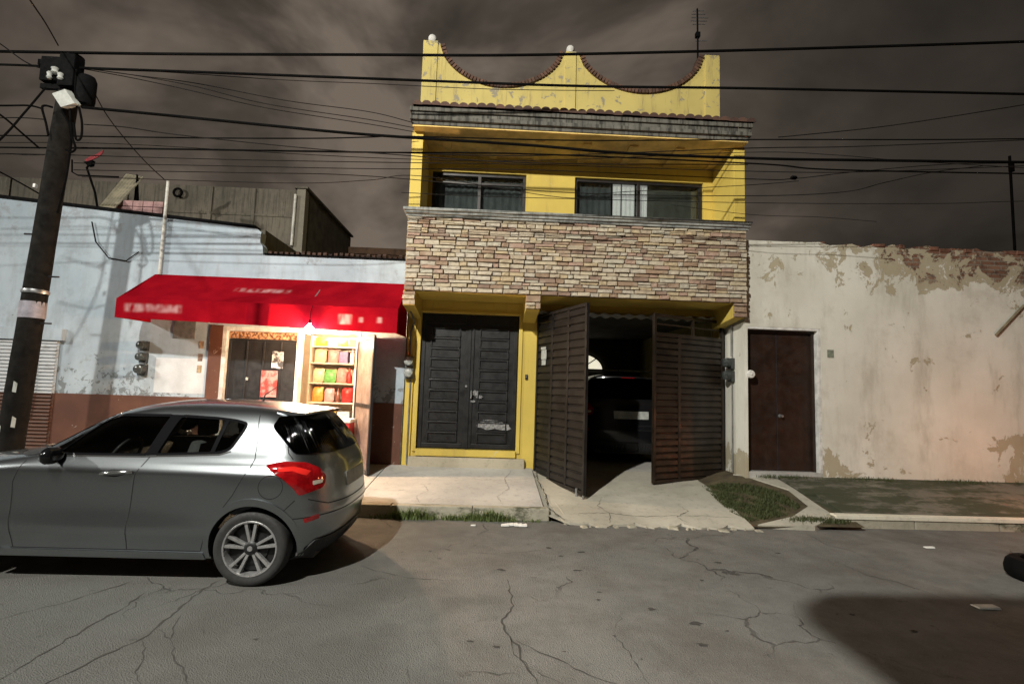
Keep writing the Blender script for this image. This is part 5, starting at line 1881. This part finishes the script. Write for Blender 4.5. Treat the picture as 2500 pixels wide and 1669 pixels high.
def bulge(x, z):
    g = lambda a, s: math.exp(-(a / s) ** 2)
    b = .034 * g(x - .02, .40) * g(z - .70, .20) - .016 * g(x + 1.15, .75) * g(z - .66, .13) + .020 * g(x + 2.45, .40) * g(z - .68, .2)
    # crisp shoulder: the band under the belt turns in
    b -= .014 * g(z - .955, .022) * (1 / (1 + math.exp(-(x + .75) / .22)))
    b += .008 * g(z - .40, .05) * g(x + 1.1, .9)
    return b


def S(x, z):
    """half width of the body at station x, height z"""
    xr, xf, w, ar, af = XR_(z), XF_(z), W_(z), AR_(z), AF_(z)
    if x > xr - ar:
        q = min(1, (x - (xr - ar)) / ar)
        y = w * max(0, 1 - q ** NEXP) ** (1 / NEXP)
    elif x < xf + af:
        q = min(1, ((xf + af) - x) / af)
        y = w * max(0, 1 - q ** NEXP) ** (1 / NEXP)
    else:
        y = w
    return y + bulge(x, z) * (y / max(w, 1e-6))


def side_pt(x, z, s=-1):
    return Vector((x, s * S(x, z), z))


def rear_pt(th, z):
    """th in degrees: 0 near side, 90 centre of the tail, 180 far side"""
    xr, w, ar = XR_(z), W_(z), AR_(z)
    a = radians(th)
    c = cos(a)
    x = xr - ar + ar * abs(sin(a)) ** (2 / NEXP)
    y = -w * math.copysign(abs(c) ** (2 / NEXP), c)
    return Vector((x, y * (1 + bulge(x, z) / w), z))


def front_pt(th, z):
    xf, w, af = XF_(z), W_(z), AF_(z)
    a = radians(th)
    c = cos(a)
    x = xf + af - af * abs(sin(a)) ** (2 / NEXP)
    y = -w * math.copysign(abs(c) ** (2 / NEXP), c)
    return Vector((x, y, z))


def shell(inset=0.0, zmin=None, zmax=None, clamp=None):
    """closed body mesh from stacked outlines"""
    zs = []
    for a, b in zip(_z[:-1], _z[1:]):
        k = 3 if b - a > .05 else 2
        zs += [a + (b - a) * i / k for i in range(k)]
    zs.append(_z[-1])
    rings = []
    nf, ns_, nr = 10, 54, 18
    for z in zs:
        if zmin is not None and z < zmin:
            continue
        if zmax is not None and z > zmax:
            continue
        zi = min(z + inset * .6, _z[-1] - .0005)
        xr, xf, w, ar, af = XR_(zi), XF_(zi), W_(zi), AR_(zi), AF_(zi)
        xr -= inset * 1.2
        xf += inset * 1.2
        w -= inset
        if clamp:
            lo, hi = clamp(z)
            xf, xr = max(xf, lo), min(xr, hi)
        half = []
        for i in range(nf):
            a = (pi / 2) * (1 - i / nf)
            half.append((xf + af - af * sin(a) ** (2 / NEXP), w * cos(a) ** (2 / NEXP)))
        for i in range(ns_ + 1):
            half.append((xf + af + (xr - ar - xf - af) * i / ns_, w))
        for i in range(1, nr + 1):
            a = (pi / 2) * i / nr
            half.append((xr - ar + ar * sin(a) ** (2 / NEXP), w * max(0, cos(a)) ** (2 / NEXP)))
        half[0] = (xf, 0)
        half[-1] = (xr, 0)
        ring = [(x, -y - bulge(x, z) * (y / max(w, 1e-6)) * (1 if not inset else .8), z) for x, y in half]
        ring += [(x, -y, z) for x, y, z in ring[-2:0:-1]]
        rings.append(ring)
    mb = MB()
    n = len(rings[0])
    mb.v = [p for r in rings for p in r]
    for i in range(len(rings) - 1):
        for j in range(n):
            j2 = (j + 1) % n
            mb.f.append((i * n + j, i * n + j2, (i + 1) * n + j2, (i + 1) * n + j))
    mb.f.append(tuple(range(n - 1, -1, -1)))
    mb.f.append(tuple((len(rings) - 1) * n + j for j in range(n)))
    mb.m = [0] * len(mb.f)
    return mb


def dens(poly, d, closed=True):
    out = []
    n = len(poly)
    for i in range(n if closed else n - 1):
        a, b = poly[i], poly[(i + 1) % n]
        L = max(abs(a[0] - b[0]) / d[0], abs(a[1] - b[1]) / d[1])
        k = max(1, int(L))
        out += [(a[0] + (b[0] - a[0]) * j / k, a[1] + (b[1] - a[1]) * j / k) for j in range(k)]
    if not closed:
        out.append(poly[-1])
    return out


def rounded(poly, r, n=4):
    """round the corners of a 2d polygon"""
    out = []
    m_ = len(poly)
    for i in range(m_):
        p, c, q = Vector(poly[i - 1]), Vector(poly[i]), Vector(poly[(i + 1) % m_])
        a = c + (p - c).normalized() * min(r, (p - c).length * .45)
        b = c + (q - c).normalized() * min(r, (q - c).length * .45)
        for k in range(n + 1):
            t_ = k / n
            s = a * (1 - t_) ** 2 + c * 2 * t_ * (1 - t_) + b * t_ * t_
            out.append((s.x, s.y))
    return out


def patch(name, poly, fn, mat, parent, off=.004, depth=.012, d=(.03, .03), smooth=40):
    """a panel that follows the body: poly in the 2d domain of fn, raised by off, with a rim of the given depth"""
    bd = dens(poly, d)
    xs_, ys_ = [p[0] for p in bd], [p[1] for p in bd]
    pts = [Vector(p) for p in bd]
    nb = len(pts)
    x = min(xs_) + d[0]
    while x < max(xs_):
        y = min(ys_) + d[1]
        while y < max(ys_):
            if inside(bd, x, y) and min((abs(x - p[0]) / d[0]) ** 2 + (abs(y - p[1]) / d[1]) ** 2 for p in bd) > .2:
                pts.append(Vector((x, y)))
            y += d[1]
        x += d[0]
    vo, eo, fo, ov, oe, of = delaunay_2d_cdt(pts, [(i, (i + 1) % nb) for i in range(nb)], [], 1, 1e-6)

    def mapped(p, o):
        e = 1e-3
        c = fn(p[0], p[1])
        du = fn(p[0] + e * d[0] * 10, p[1]) - fn(p[0] - e * d[0] * 10, p[1])
        dv = fn(p[0], p[1] + e) - fn(p[0], p[1] - e)
        nn = du.cross(dv)
        if nn.length < 1e-12:
            nn = Vector((1, 0, 0))
        nn.normalize()
        cen = Vector((max(-2.5, min(.1, c.x)), 0, .7))
        if nn.dot(c - cen) < 0:
            nn = -nn
        return c + nn * o
    mb = MB()
    top = [mapped(v, off) for v in vo]
    mb.v = [tuple(v) for v in top]
    mb.f = [tuple(f) for f in fo]
    base = len(mb.v)
    # boundary rim
    cnt = {}
    for f in fo:
        for a, b in zip(f, f[1:] + f[:1]) if isinstance(f, list) else zip(f, tuple(f[1:]) + (f[0],)):
            cnt[(min(a, b), max(a, b))] = cnt.get((min(a, b), max(a, b)), 0) + 1
    be = [e for e, c in cnt.items() if c == 1]
    low = {}
    for a, b in be:
        for k in (a, b):
            if k not in low:
                low[k] = len(mb.v)
                mb.v.append(tuple(mapped(vo[k], off - depth)))
        mb.f.append((a, b, low[b], low[a]))
    mb.m = [0] * len(mb.f)
    return mb.build(name, mat, parent, smooth=smooth)


def ribbon(name, line, fn, mat, parent, w=.006, off=.0012, d=(.03, .03)):
    ln = dens(line, d, closed=False)
    L, R_ = [], []
    n = len(ln)
    for i in range(n):
        a, b = Vector(ln[max(0, i - 1)]), Vector(ln[min(n - 1, i + 1)])
        t_ = (b - a).normalized()
        nn = Vector((-t_.y, t_.x)) * w / 2
        c = Vector(ln[i])
        L.append(c + nn)
        R_.append(c - nn)
    mb = MB()

    def mp(p):
        q = fn(p.x, p.y)
        s = math.copysign(1, q.y)
        return (q.x + (off if q.x > .2 else 0), q.y + s * off, q.z)
    for i in range(n - 1):
        mb.face([mp(L[i]), mp(R_[i]), mp(R_[i + 1]), mp(L[i + 1])])
    return mb.build(name, mat, parent)


FWIN = [(-1.66, 1.030), (-1.40, 1.315), (-1.28, 1.355), (-.84, 1.362), (-.925, 1.040)]
RWIN = [(-.855, 1.045), (-.765, 1.361), (-.45, 1.350), (-.28, 1.335), (-.175, 1.312), (-.185, 1.25), (-.25, 1.105), (-.33, 1.072)]


def cut(ob, mb, name):
    c = mb.build(name, TRIM)
    md = ob.modifiers.new('cut', 'BOOLEAN')
    md.operation = 'DIFFERENCE'
    md.solver = 'EXACT'
    md.object = c
    bpy.context.view_layer.update()
    dg = bpy.context.evaluated_depsgraph_get()
    me = bpy.data.meshes.new_from_object(ob.evaluated_get(dg))
    ob.modifiers.clear()
    old = ob.data
    ob.data = me
    bpy.data.meshes.remove(old)
    bpy.data.objects.remove(c)


def make_wheel(car, x, s):
    """s=-1 near side"""
    wy = s * .760

    def Q(mb):
        return mb
    w = thing('wheel', (x, wy, .303), None, None)
    del_keys = [k for k in ('label', 'category') if k in w]
    for k in del_keys:
        del w[k]
    w.parent = car
    o = s
    prof = [(.225, .085), (.255, .094), (.282, .093), (.297, .080), (.3035, .06), (.305, .02), (.305, -.02), (.3035, -.06), (.297, -.080), (.282, -.093), (.255, -.094), (.225, -.085)]
    mb = MB().lathe(prof, (x, wy, .303), 'y', 48)
    mb.f = mb.f[:-2]
    mb.m = mb.m[:-2]
    mb.build('tyre', RUBBER, w, smooth=40)
    # grooves in the tread
    mb = MB()
    prof = [(.226, .086), (.222, .090), (.212, .088), (.205, .06), (.195, -.06), (.226, -.086)]
    mb.lathe([(r, h * o) for r, h in prof], (x, wy, .303), 'y', 48)
    mb.f = mb.f[:-2]
    mb.m = mb.m[:-2]
    mb.build('rim', ALLOY, w, smooth=40)
    MB().lathe([(.195, .0 * o), (.19, .02 * o), (.001, .021 * o)], (x, wy, .303), 'y', 32).build('wheel_back', ALLOY_DARK, w, smooth=40)
    MB().lathe([(.135, .022 * o), (.135, .032 * o), (.001, .033 * o)], (x, wy, .303), 'y', 32).build('brake_disc', ALLOY_DARK, w, smooth=40)
    MB().lathe([(.062, .03 * o), (.060, .062 * o), (.048, .074 * o), (.030, .078 * o), (.001, .078 * o)], (x, wy, .303), 'y', 24).build('hub', ALLOY_DARK, w, smooth=40)
    MB().lathe([(.022, .078 * o), (.020, .083 * o), (.001, .084 * o)], (x, wy, .303), 'y', 20).build('hub_cap', ALLOY, w, smooth=40)
    for i in range(5):
        for sg in (-1, 1):
            a0 = 2 * pi * i / 5 + .35
            a1 = a0 + sg * .20
            a0 += sg * .22
            p0 = Vector((cos(a0), sin(a0))) * .045
            p1 = Vector((cos(a1), sin(a1))) * .213
            dv = (p1 - p0).normalized()
            nv = Vector((-dv.y, dv.x))
            mb = MB()
            w0, w1 = .011, .0135
            y0, y1 = .030 * o, .066 * o
            yb0, yb1 = .045 * o, .080 * o
            q = []
            for (yy_in, yy_out) in ((y0, yb0), (y1, yb1)):
                for (p, ww, yy) in ((p0 - nv * w0, 0, yy_in), (p0 + nv * w0, 0, yy_in), (p1 + nv * w1, 0, yy_out), (p1 - nv * w1, 0, yy_out)):
                    q.append((x + p.x, wy + yy, .303 + p.y))
            mb.hexa(q)
            mb.build('spoke', ALLOY, w, bevel=.004)
    return w


def make_car(full=True):
    car = thing('silver_car', (0, 0, 0), 'silver grey hatchback parked at the kerb before the shop', 'car')
    body = shell().build('body', PAINT, car)
    cab = lambda z: (-1.93, -.10 if z < .80 else 9)
    cut(body, shell(.045, zmin=.42, clamp=cab), 'cabin_cut')
    for wpoly in (FWIN, RWIN):
        cut(body, MB().prism(rounded(wpoly, .03), 'y', -1.2, 1.2), 'window_cut')
    for x in (0, -2.45):
        for s in (-1, 1):
            cut(body, MB().lathe([(.352, .50 * s), (.352, 1.1 * s)], (x, 0, .305), 'y', 48), 'arch_cut')
    me = body.data
    me.materials.clear()
    me.materials.append(PAINT)
    me.materials.append(TRIM)
    # inner surfaces of cabin and wells take the trim colour
    idx = []
    for p in me.polygons:
        c = p.center
        well = min((c.x ** 2 + (c.z - .305) ** 2) ** .5, ((c.x + 2.45) ** 2 + (c.z - .305) ** 2) ** .5) < .358 and abs(c.y) < .90
        s_ = S(c.x, c.z)
        inner = .42 < c.z < 1.47 and abs(c.y) < s_ - .02 and c.x < XR_(c.z) - .035 and c.x > XF_(c.z) + .04 and (c.z < 1.40 or p.normal.z < 0)
        idx.append(1 if (well or inner) else 0)
    me.polygons.foreach_set('material_index', idx)
    me.shade_smooth()
    me.set_sharp_from_angle(angle=radians(32))
    for s in (-1, 1):
        fn = lambda x, z, s=s: side_pt(x, z, s)
        # black surround of the side glass, with the two openings left free
        for nm, wpoly in (('front_window', FWIN), ('rear_window', RWIN)):
            g = patch(nm, rounded(wpoly, .03), fn, CAR_GLASS, car, off=-.006, depth=.003)
            ring = rounded(wpoly, .03) + [rounded(wpoly, .03)[0]]
            ribbon('window_seal', ring, fn, GLOSS_BLACK, g, w=.022, off=.0025, d=(.02, .02))
        patch('pillar_trim', [(-.935, 1.035), (-.85, 1.366), (-.755, 1.366), (-.845, 1.040)], fn, GLOSS_BLACK, car, off=.003, depth=.006)
        patch('mirror_triangle', [(-1.84, 1.02), (-1.43, 1.325), (-1.40, 1.32), (-1.66, 1.02)], fn, GLOSS_BLACK, car, off=.003, depth=.006)
        patch('quarter_divider', [(-.37, 1.335), (-.335, 1.332), (-.375, 1.07), (-.41, 1.07)], fn, GLOSS_BLACK, car, off=.0025, depth=.006)
        ribbon('belt_moulding', [(-1.75, 1.014), (-.93, 1.028), (-.33, 1.058), (-.24, 1.085)], fn, CHROME if s < 0 else TRIM, car, w=.010, off=.004)
        for nm, ln in (('door_seam', [(-.89, 1.03), (-.965, .885), (-1.0, .69), (-1.02, .47), (-1.02, .27)]),
                       ('door_seam', [(-.10, 1.385), (-.045, 1.20), (-.025, 1.03), (-.05, .95), (-.16, .74), (-.285, .57), (-.385, .40), (-.42, .27)]),
                       ('door_seam', [(-1.86, 1.0), (-1.94, .80), (-1.96, .5), (-1.93, .27)]),
                       ('sill_seam', [(-1.95, .268), (-1.2, .266), (-.42, .262)]),
                       ('bumper_seam', [(.335, .70), (.24, .60), (.26, .56), (.335, .49)]),
                       ('hatch_seam', [(.145, 1.33), (.235, 1.08), (.28, 1.03)])):
            ribbon(nm, ln, fn, SEAM, car, w=.007)
        # sill moulding and wheel arch lips
        patch('sill_moulding', [(-2.05, .205), (-2.05, .262), (-.40, .250), (-.38, .200)], fn, PAINT, car, off=.014, depth=.03)
        for cx in (0, -2.45):
            arc = []
            for i in range(29):
                a = radians(-14 + 208 * i / 28)
                arc.append((cx + .352 * cos(a), .305 + .352 * sin(a)))
            arc2 = []
            for i in range(29):
                a = radians(-14 + 208 * i / 28)
                r_ = .352 + .058 * (sin(radians(180 * i / 28)) * .35 + .65)
                arc2.append((cx + r_ * cos(a), .305 + r_ * sin(a)))
            patch('arch_lip', arc + arc2[::-1], fn, PAINT, car, off=.011, depth=.05, d=(.025, .025))
        # handle: recessed cup and bar
        hd = patch('handle_cup', rounded([(-1.225, .870), (-1.16, .925), (-1.06, .920), (-1.04, .885), (-1.12, .862)], .02), fn, SEAM, car, off=.001, depth=.002)
        c0, c1 = fn(-1.24, .885), fn(-.985, .907)
        mb = MB().tube([c0 + Vector((0, s * .006, 0)), c0.lerp(c1, .12) + Vector((0, s * .032, .004)), c0.lerp(c1, .5) + Vector((0, s * .040, .010)), c0.lerp(c1, .88) + Vector((0, s * .032, .006)), c1 + Vector((0, s * .006, 0))], .013, 8)
        mb.build('door_handle', CHROME, hd, smooth=50)
        # mirror
        mz, mx = 1.03, -1.60
        cen = Vector((mx, s * (.80 + .115), mz))
        mb = MB()
        rows = []
        for i in range(9):
            u = -1 + 2 * i / 8
            sc = sqrt(max(0.02, 1 - abs(u) ** 2.6))
            rows.append([(cen.x + .055 * sc * cos(2 * pi * j / 14) - .02 * (1 - abs(u)), cen.y + u * .105, cen.z + .072 * sc * sin(2 * pi * j / 14)) for j in range(14)])
        for a, b in zip(rows[:-1], rows[1:]):
            for j in range(14):
                mb.face([a[j], a[(j + 1) % 14], b[(j + 1) % 14], b[j]])
        mb.face(rows[0]); mb.face(rows[-1])
        mr = mb.build('mirror', GLOSS_BLACK, car, smooth=60)
        MB().tube([fn(-1.66, .995), (mx - .01, s * .86, .985), (mx, s * .88, .99)], .022, 8).build('mirror_arm', GLOSS_BLACK, mr, smooth=60)
        # tail lamp wrapping the corner
        tl = patch('tail_light', rounded([(.075, .985), (.22, 1.015), (.38, 1.000), (.465, .95), (.515, .88), (.512, .785), (.36, .735), (.32, .80), (.235, .885), (.12, .945)], .025), fn, RED_LENS, car, off=.010, depth=.02, d=(.02, .02))
        patch('reversing_lens', rounded([(.44, .85), (.495, .855), (.498, .825), (.445, .815)], .006), fn, CLEAR_LENS, tl, off=.012, depth=.004, d=(.012, .012))
        patch('lens_band', [(.16, .965), (.30, .975), (.42, .93), (.40, .90), (.30, .935), (.20, .93)], fn, MT('bright_red_lens_band').out(c4(.62, .02, .015), .12) if s < 0 else RED_LENS, tl, off=.0125, depth=.005, d=(.02, .02))
        # headlamp
        hl = patch('headlight', rounded([(-2.98, .74), (-2.70, .88), (-2.45, .90), (-2.62, .80), (-2.95, .68)], .02), fn, CLEAR_LENS, car, off=.006, depth=.015)
        # bumper corner reflector and fog trim
        patch('bumper_reflector', rounded([(.40, .54), (.50, .565), (.505, .53), (.41, .505)], .006), fn, RED_LENS, car, off=.005, depth=.01, d=(.02, .02))
    # filler cap on the near side
    fn = lambda x, z: side_pt(x, z, -1)
    circ = [(.145 + .096 * cos(2 * pi * i / 40), .812 + .096 * sin(2 * pi * i / 40)) for i in range(41)]
    ribbon('filler_cap', circ, fn, SEAM, car, w=.006, off=.0014, d=(.03, .03))
    # tail: glass, spoiler, hatch lines, plate recess, lower valance
    rw = patch('rear_glass', rounded([(6, 1.285), (17, 1.365), (50, 1.382), (90, 1.386), (130, 1.382), (163, 1.365), (174, 1.285), (160, 1.075), (130, 1.060), (90, 1.055), (50, 1.060), (20, 1.075)], 3), rear_pt, CAR_GLASS_DARK, car, off=.014, depth=.014, d=(2.5, .025))
    patch('glass_backing', rounded([(6, 1.285), (17, 1.365), (50, 1.382), (90, 1.386), (130, 1.382), (163, 1.365), (174, 1.285), (160, 1.075), (130, 1.060), (90, 1.055), (50, 1.060), (20, 1.075)], 3), rear_pt, GLOSS_BLACK, rw, off=.010, depth=.010, d=(2.5, .025))
    rib = lambda nm, ln: ribbon(nm, ln, rear_pt, SEAM, car, w=.008, off=.0015, d=(4, .03))
    ribbon('hatch_seam', [(30, .700), (50, .640), (90, .625), (130, .640), (150, .700)], rear_pt, SEAM, car, w=.009, off=.002, d=(4, .03))
    ribbon('bumper_crease', [(12, .545), (45, .555), (90, .56), (135, .555), (168, .545)], rear_pt, SEAM, car, w=.008, off=.002, d=(4, .03))
    patch('bumper_valance', [(24, .20), (40, .34), (90, .36), (140, .34), (156, .20), (90, .195)], rear_pt, TRIM, car, off=.014, depth=.03, d=(3, .025))
    patch('number_plate', [(76, .735), (76, .86), (104, .86), (104, .735)], rear_pt, PALE_BOX, car, off=.008, depth=.01, d=(5, .03))
    # roof spoiler
    mb = MB()
    n = 14
    for i in range(n):
        ys = [-.54 + 1.08 * k / n for k in (i, i + 1)]
        q = []
        for y in ys:
            u = 1 - (abs(y) / .54) ** 3
            x0 = .02
            x1 = .27 + .095 * u
            q.append(((x0, y, 1.432 + .028 * u), (x1, y, 1.408 + .022 * u), (x1 + .004, y, 1.392 + .020 * u), (.16, y, 1.385 + .01 * u), (x0, y, 1.40)))
        a, b = q
        for k in range(5):
            mb.face([a[k], a[(k + 1) % 5], b[(k + 1) % 5], b[k]])
        if i == 0:
            mb.face(a)
        if i == n - 1:
            mb.face(b)
    mb.build('roof_spoiler', PAINT, car, smooth=40)
    MB().box(.365, .375, -.12, .12, 1.405, 1.418).build('brake_light', RED_LENS, car, bevel=.003)
    MB().tube([(-.35, 0, 1.47), (-.33, 0, 1.55), (-.22, 0, 1.63)], .006, 6, radii=[.012, .006, .003]).build('roof_antenna', TRIM, car)
    patch('windscreen', rounded([(12, 1.06), (30, 1.34), (60, 1.375), (90, 1.38), (120, 1.375), (150, 1.34), (168, 1.06), (130, 1.045), (90, 1.04), (50, 1.045)], 3), front_pt, CAR_GLASS_DARK, car, off=.003, depth=.006, d=(5, .03))
    patch('cowl', [(25, 1.0), (25, 1.035), (90, 1.035), (155, 1.035), (155, 1.0), (90, 1.0)], front_pt, TRIM, car, off=.004, depth=.01, d=(5, .02))
    patch('grille', [(55, .40), (55, .62), (90, .64), (125, .62), (125, .40)], front_pt, TRIM, car, off=.004, depth=.01, d=(5, .03))
    # wipers show above the bonnet
    MB().tube([(-1.96, -.55, 1.06), (-1.98, -.2, 1.055), (-1.96, .1, 1.075)], .010, 6).build('wiper', TRIM, car)
    # cabin
    for y in (-.37, .37):
        st = MB().hexa([(-1.30, y - .23, .48), (-.80, y - .23, .48), (-.80, y + .23, .48), (-1.30, y + .23, .48), (-1.32, y - .22, .66), (-.80, y - .22, .60), (-.80, y + .22, .60), (-1.32, y + .22, .66)]).build('front_seat', SEAT_M, car, bevel=.05, smooth=40)
        MB().hexa([(-.86, y - .22, .60), (-.72, y - .22, .56), (-.72, y + .22, .56), (-.86, y + .22, .60), (-.72, y - .18, 1.14), (-.62, y - .18, 1.12), (-.62, y + .18, 1.12), (-.72, y + .18, 1.14)]).build('seat_back', SEAT_M, st, bevel=.04, smooth=40)
        MB().box(-.71, -.62, y - .12, y + .12, 1.17, 1.33).build('head_rest', SEAT_M, st, bevel=.035, smooth=40)
    rs = MB().hexa([(-.42, -.62, .60), (.0, -.62, .60), (.0, .62, .60), (-.42, .62, .60), (-.42, -.6, .74), (.0, -.6, .70), (.0, .6, .70), (-.42, .6, .74)]).build('rear_seat', SEAT_M, car, bevel=.04, smooth=40)
    MB().hexa([(-.06, -.60, .70), (.08, -.60, .70), (.08, .60, .70), (-.06, .60, .70), (.06, -.55, 1.16), (.14, -.55, 1.16), (.14, .55, 1.16), (.06, .55, 1.16)]).build('seat_back', simple('pale_seat_cloth', (.32, .31, .28), .9, 0, .2, 12, .2), rs, bevel=.03, smooth=40)
    MB().hexa([(-1.90, -.70, .70), (-1.52, -.70, .70), (-1.52, .70, .70), (-1.90, .70, .70), (-1.90, -.68, 1.01), (-1.58, -.68, .98), (-1.58, .68, .98), (-1.90, .68, 1.01)]).build('dashboard', TRIM, car, bevel=.03, smooth=40)
    sw = MB()
    cx, cy, cz = -1.40, -.37, .96
    ring = []
    for i in range(29):
        a = 2 * pi * i / 28
        ring.append((cx + .185 * sin(a) * .42, cy + .185 * cos(a), cz + .185 * sin(a) * .90))
    sw.tube(ring, .015, 8, cap=False)
    sw.tube([(cx, cy - .17, cz), (cx, cy + .17, cz)], .014, 6)
    sw.tube([(cx, cy, cz), (cx - .07, cy, cz - .165)], .014, 6)
    sw.build('steering_wheel', TRIM, car, smooth=50)
    for x in (0, -2.45):
        for s in (-1, 1):
            make_wheel(car, x, s)
    MB().box(-3.0, .45, -.60, .60, .16, .30).build('underbody', TRIM, car, bevel=.02)
    return car


car = make_car()
car.location = (-1.955, 5.29, 0.0)

# a dark car standing in the garage, tail to the street
car2 = copy_tree(car)
car2.name = 'dark_car'
tag(car2, 'dark car parked inside the garage, its red tail lamp showing', 'car')
car2.location = (2.70, 10.55, .305)
car2.rotation_euler = (0, 0, -pi / 2)
car2.scale = (1.12, 1.12, 1.18)
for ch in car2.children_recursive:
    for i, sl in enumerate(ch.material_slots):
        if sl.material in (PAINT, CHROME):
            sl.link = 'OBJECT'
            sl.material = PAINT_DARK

# unseen car added past the right edge so its tail lamps tint the white wall
car3 = copy_tree(car)
car3.name = 'added_car'
tag(car3, 'unseen dark car added past the right edge, its tail lamps tinting the white wall', 'car')
car3.location = (8.75, 5.80, 0)
car3.rotation_euler = (0, 0, pi)
TAIL_ON = emit('lit_tail_lamp', (1.0, .10, .03), 6.0)
for ch in car3.children_recursive:
    for sl in ch.material_slots:
        if sl.material in (PAINT, CHROME):
            sl.link = 'OBJECT'
            sl.material = PAINT_DARK
        elif sl.material is RED_LENS and ch.name.startswith('tail_light'):
            sl.link = 'OBJECT'
            sl.material = TAIL_ON
for y_, e_ in ((-.72, TAIL_POWER), (.72, TAIL_POWER * .4)):
    tl_ = bpy.data.lights.new('tail_lamp_light', 'POINT')
    tl_.energy = e_
    tl_.color = (1.0, .42, .20)
    tl_.shadow_soft_size = .08
    to_ = bpy.data.objects.new('tail_lamp_light', tl_)
    C.objects.link(to_)
    to_.parent = car3
    to_.location = (.68, y_, .87)

# tyre added as a stand-in for an unclear dark shape at the right edge
ty = thing('standin_tyre', (5.43, 4.95, 0), 'black tyre standing in for a dark shape at the far right edge', 'tyre')
mb = MB().lathe([(.17, .0), (.26, .005), (.29, .04), (.295, .10), (.28, .16), (.25, .19), (.17, .195), (.165, .16), (.20, .10), (.165, .04)], (5.43, 4.95, .0), 'z', 32)
mb.f = mb.f[:-2]
mb.m = mb.m[:-2]
n = 32
for j in range(n):
    mb.f.append((9 * n + j, 9 * n + (j + 1) % n, (j + 1) % n, j))
    mb.m.append(0)
mb.build('tread', BOX_BLACK, ty, smooth=40)

# ================================================================== houses across the street, behind the viewer (they show only in paint and glass)
oh = thing('opposite_house', (0, -7.6, 0), 'low pale house across the street behind the viewer', 'house')
MB().box(-26, 18, -7.9, -7.6, 0, 3.4).build('wall', simple('pale_ochre_plaster', (.50, .46, .38), .85, 0, .3, 1.5, .2), oh)
MB().box(-26, 18, -8.0, -7.5, 3.401, 3.55).build('coping', CONC_WALL, oh)
for i, x in enumerate((-22, -17, -12.5, -8, -1.5, 3, 8, 13)):
    if i % 2:
        w_ = MB().box(x, x + 1.5, -7.6, -7.56, 1.0, 2.3).build('window', DARK_FRAME, oh)
        MB().box(x + .08, x + 1.42, -7.559, -7.55, 1.08, 2.22).build('pane', GLOSS_BLACK, w_)
    else:
        MB().box(x, x + 2.4, -7.6, -7.55, 0, 2.5).build('door', GATE_BROWN, oh)
MB().box(-40, 40, -7.5, -4.6, -.05, .14).build('doorstep', CONC_R, oh)

#PART5
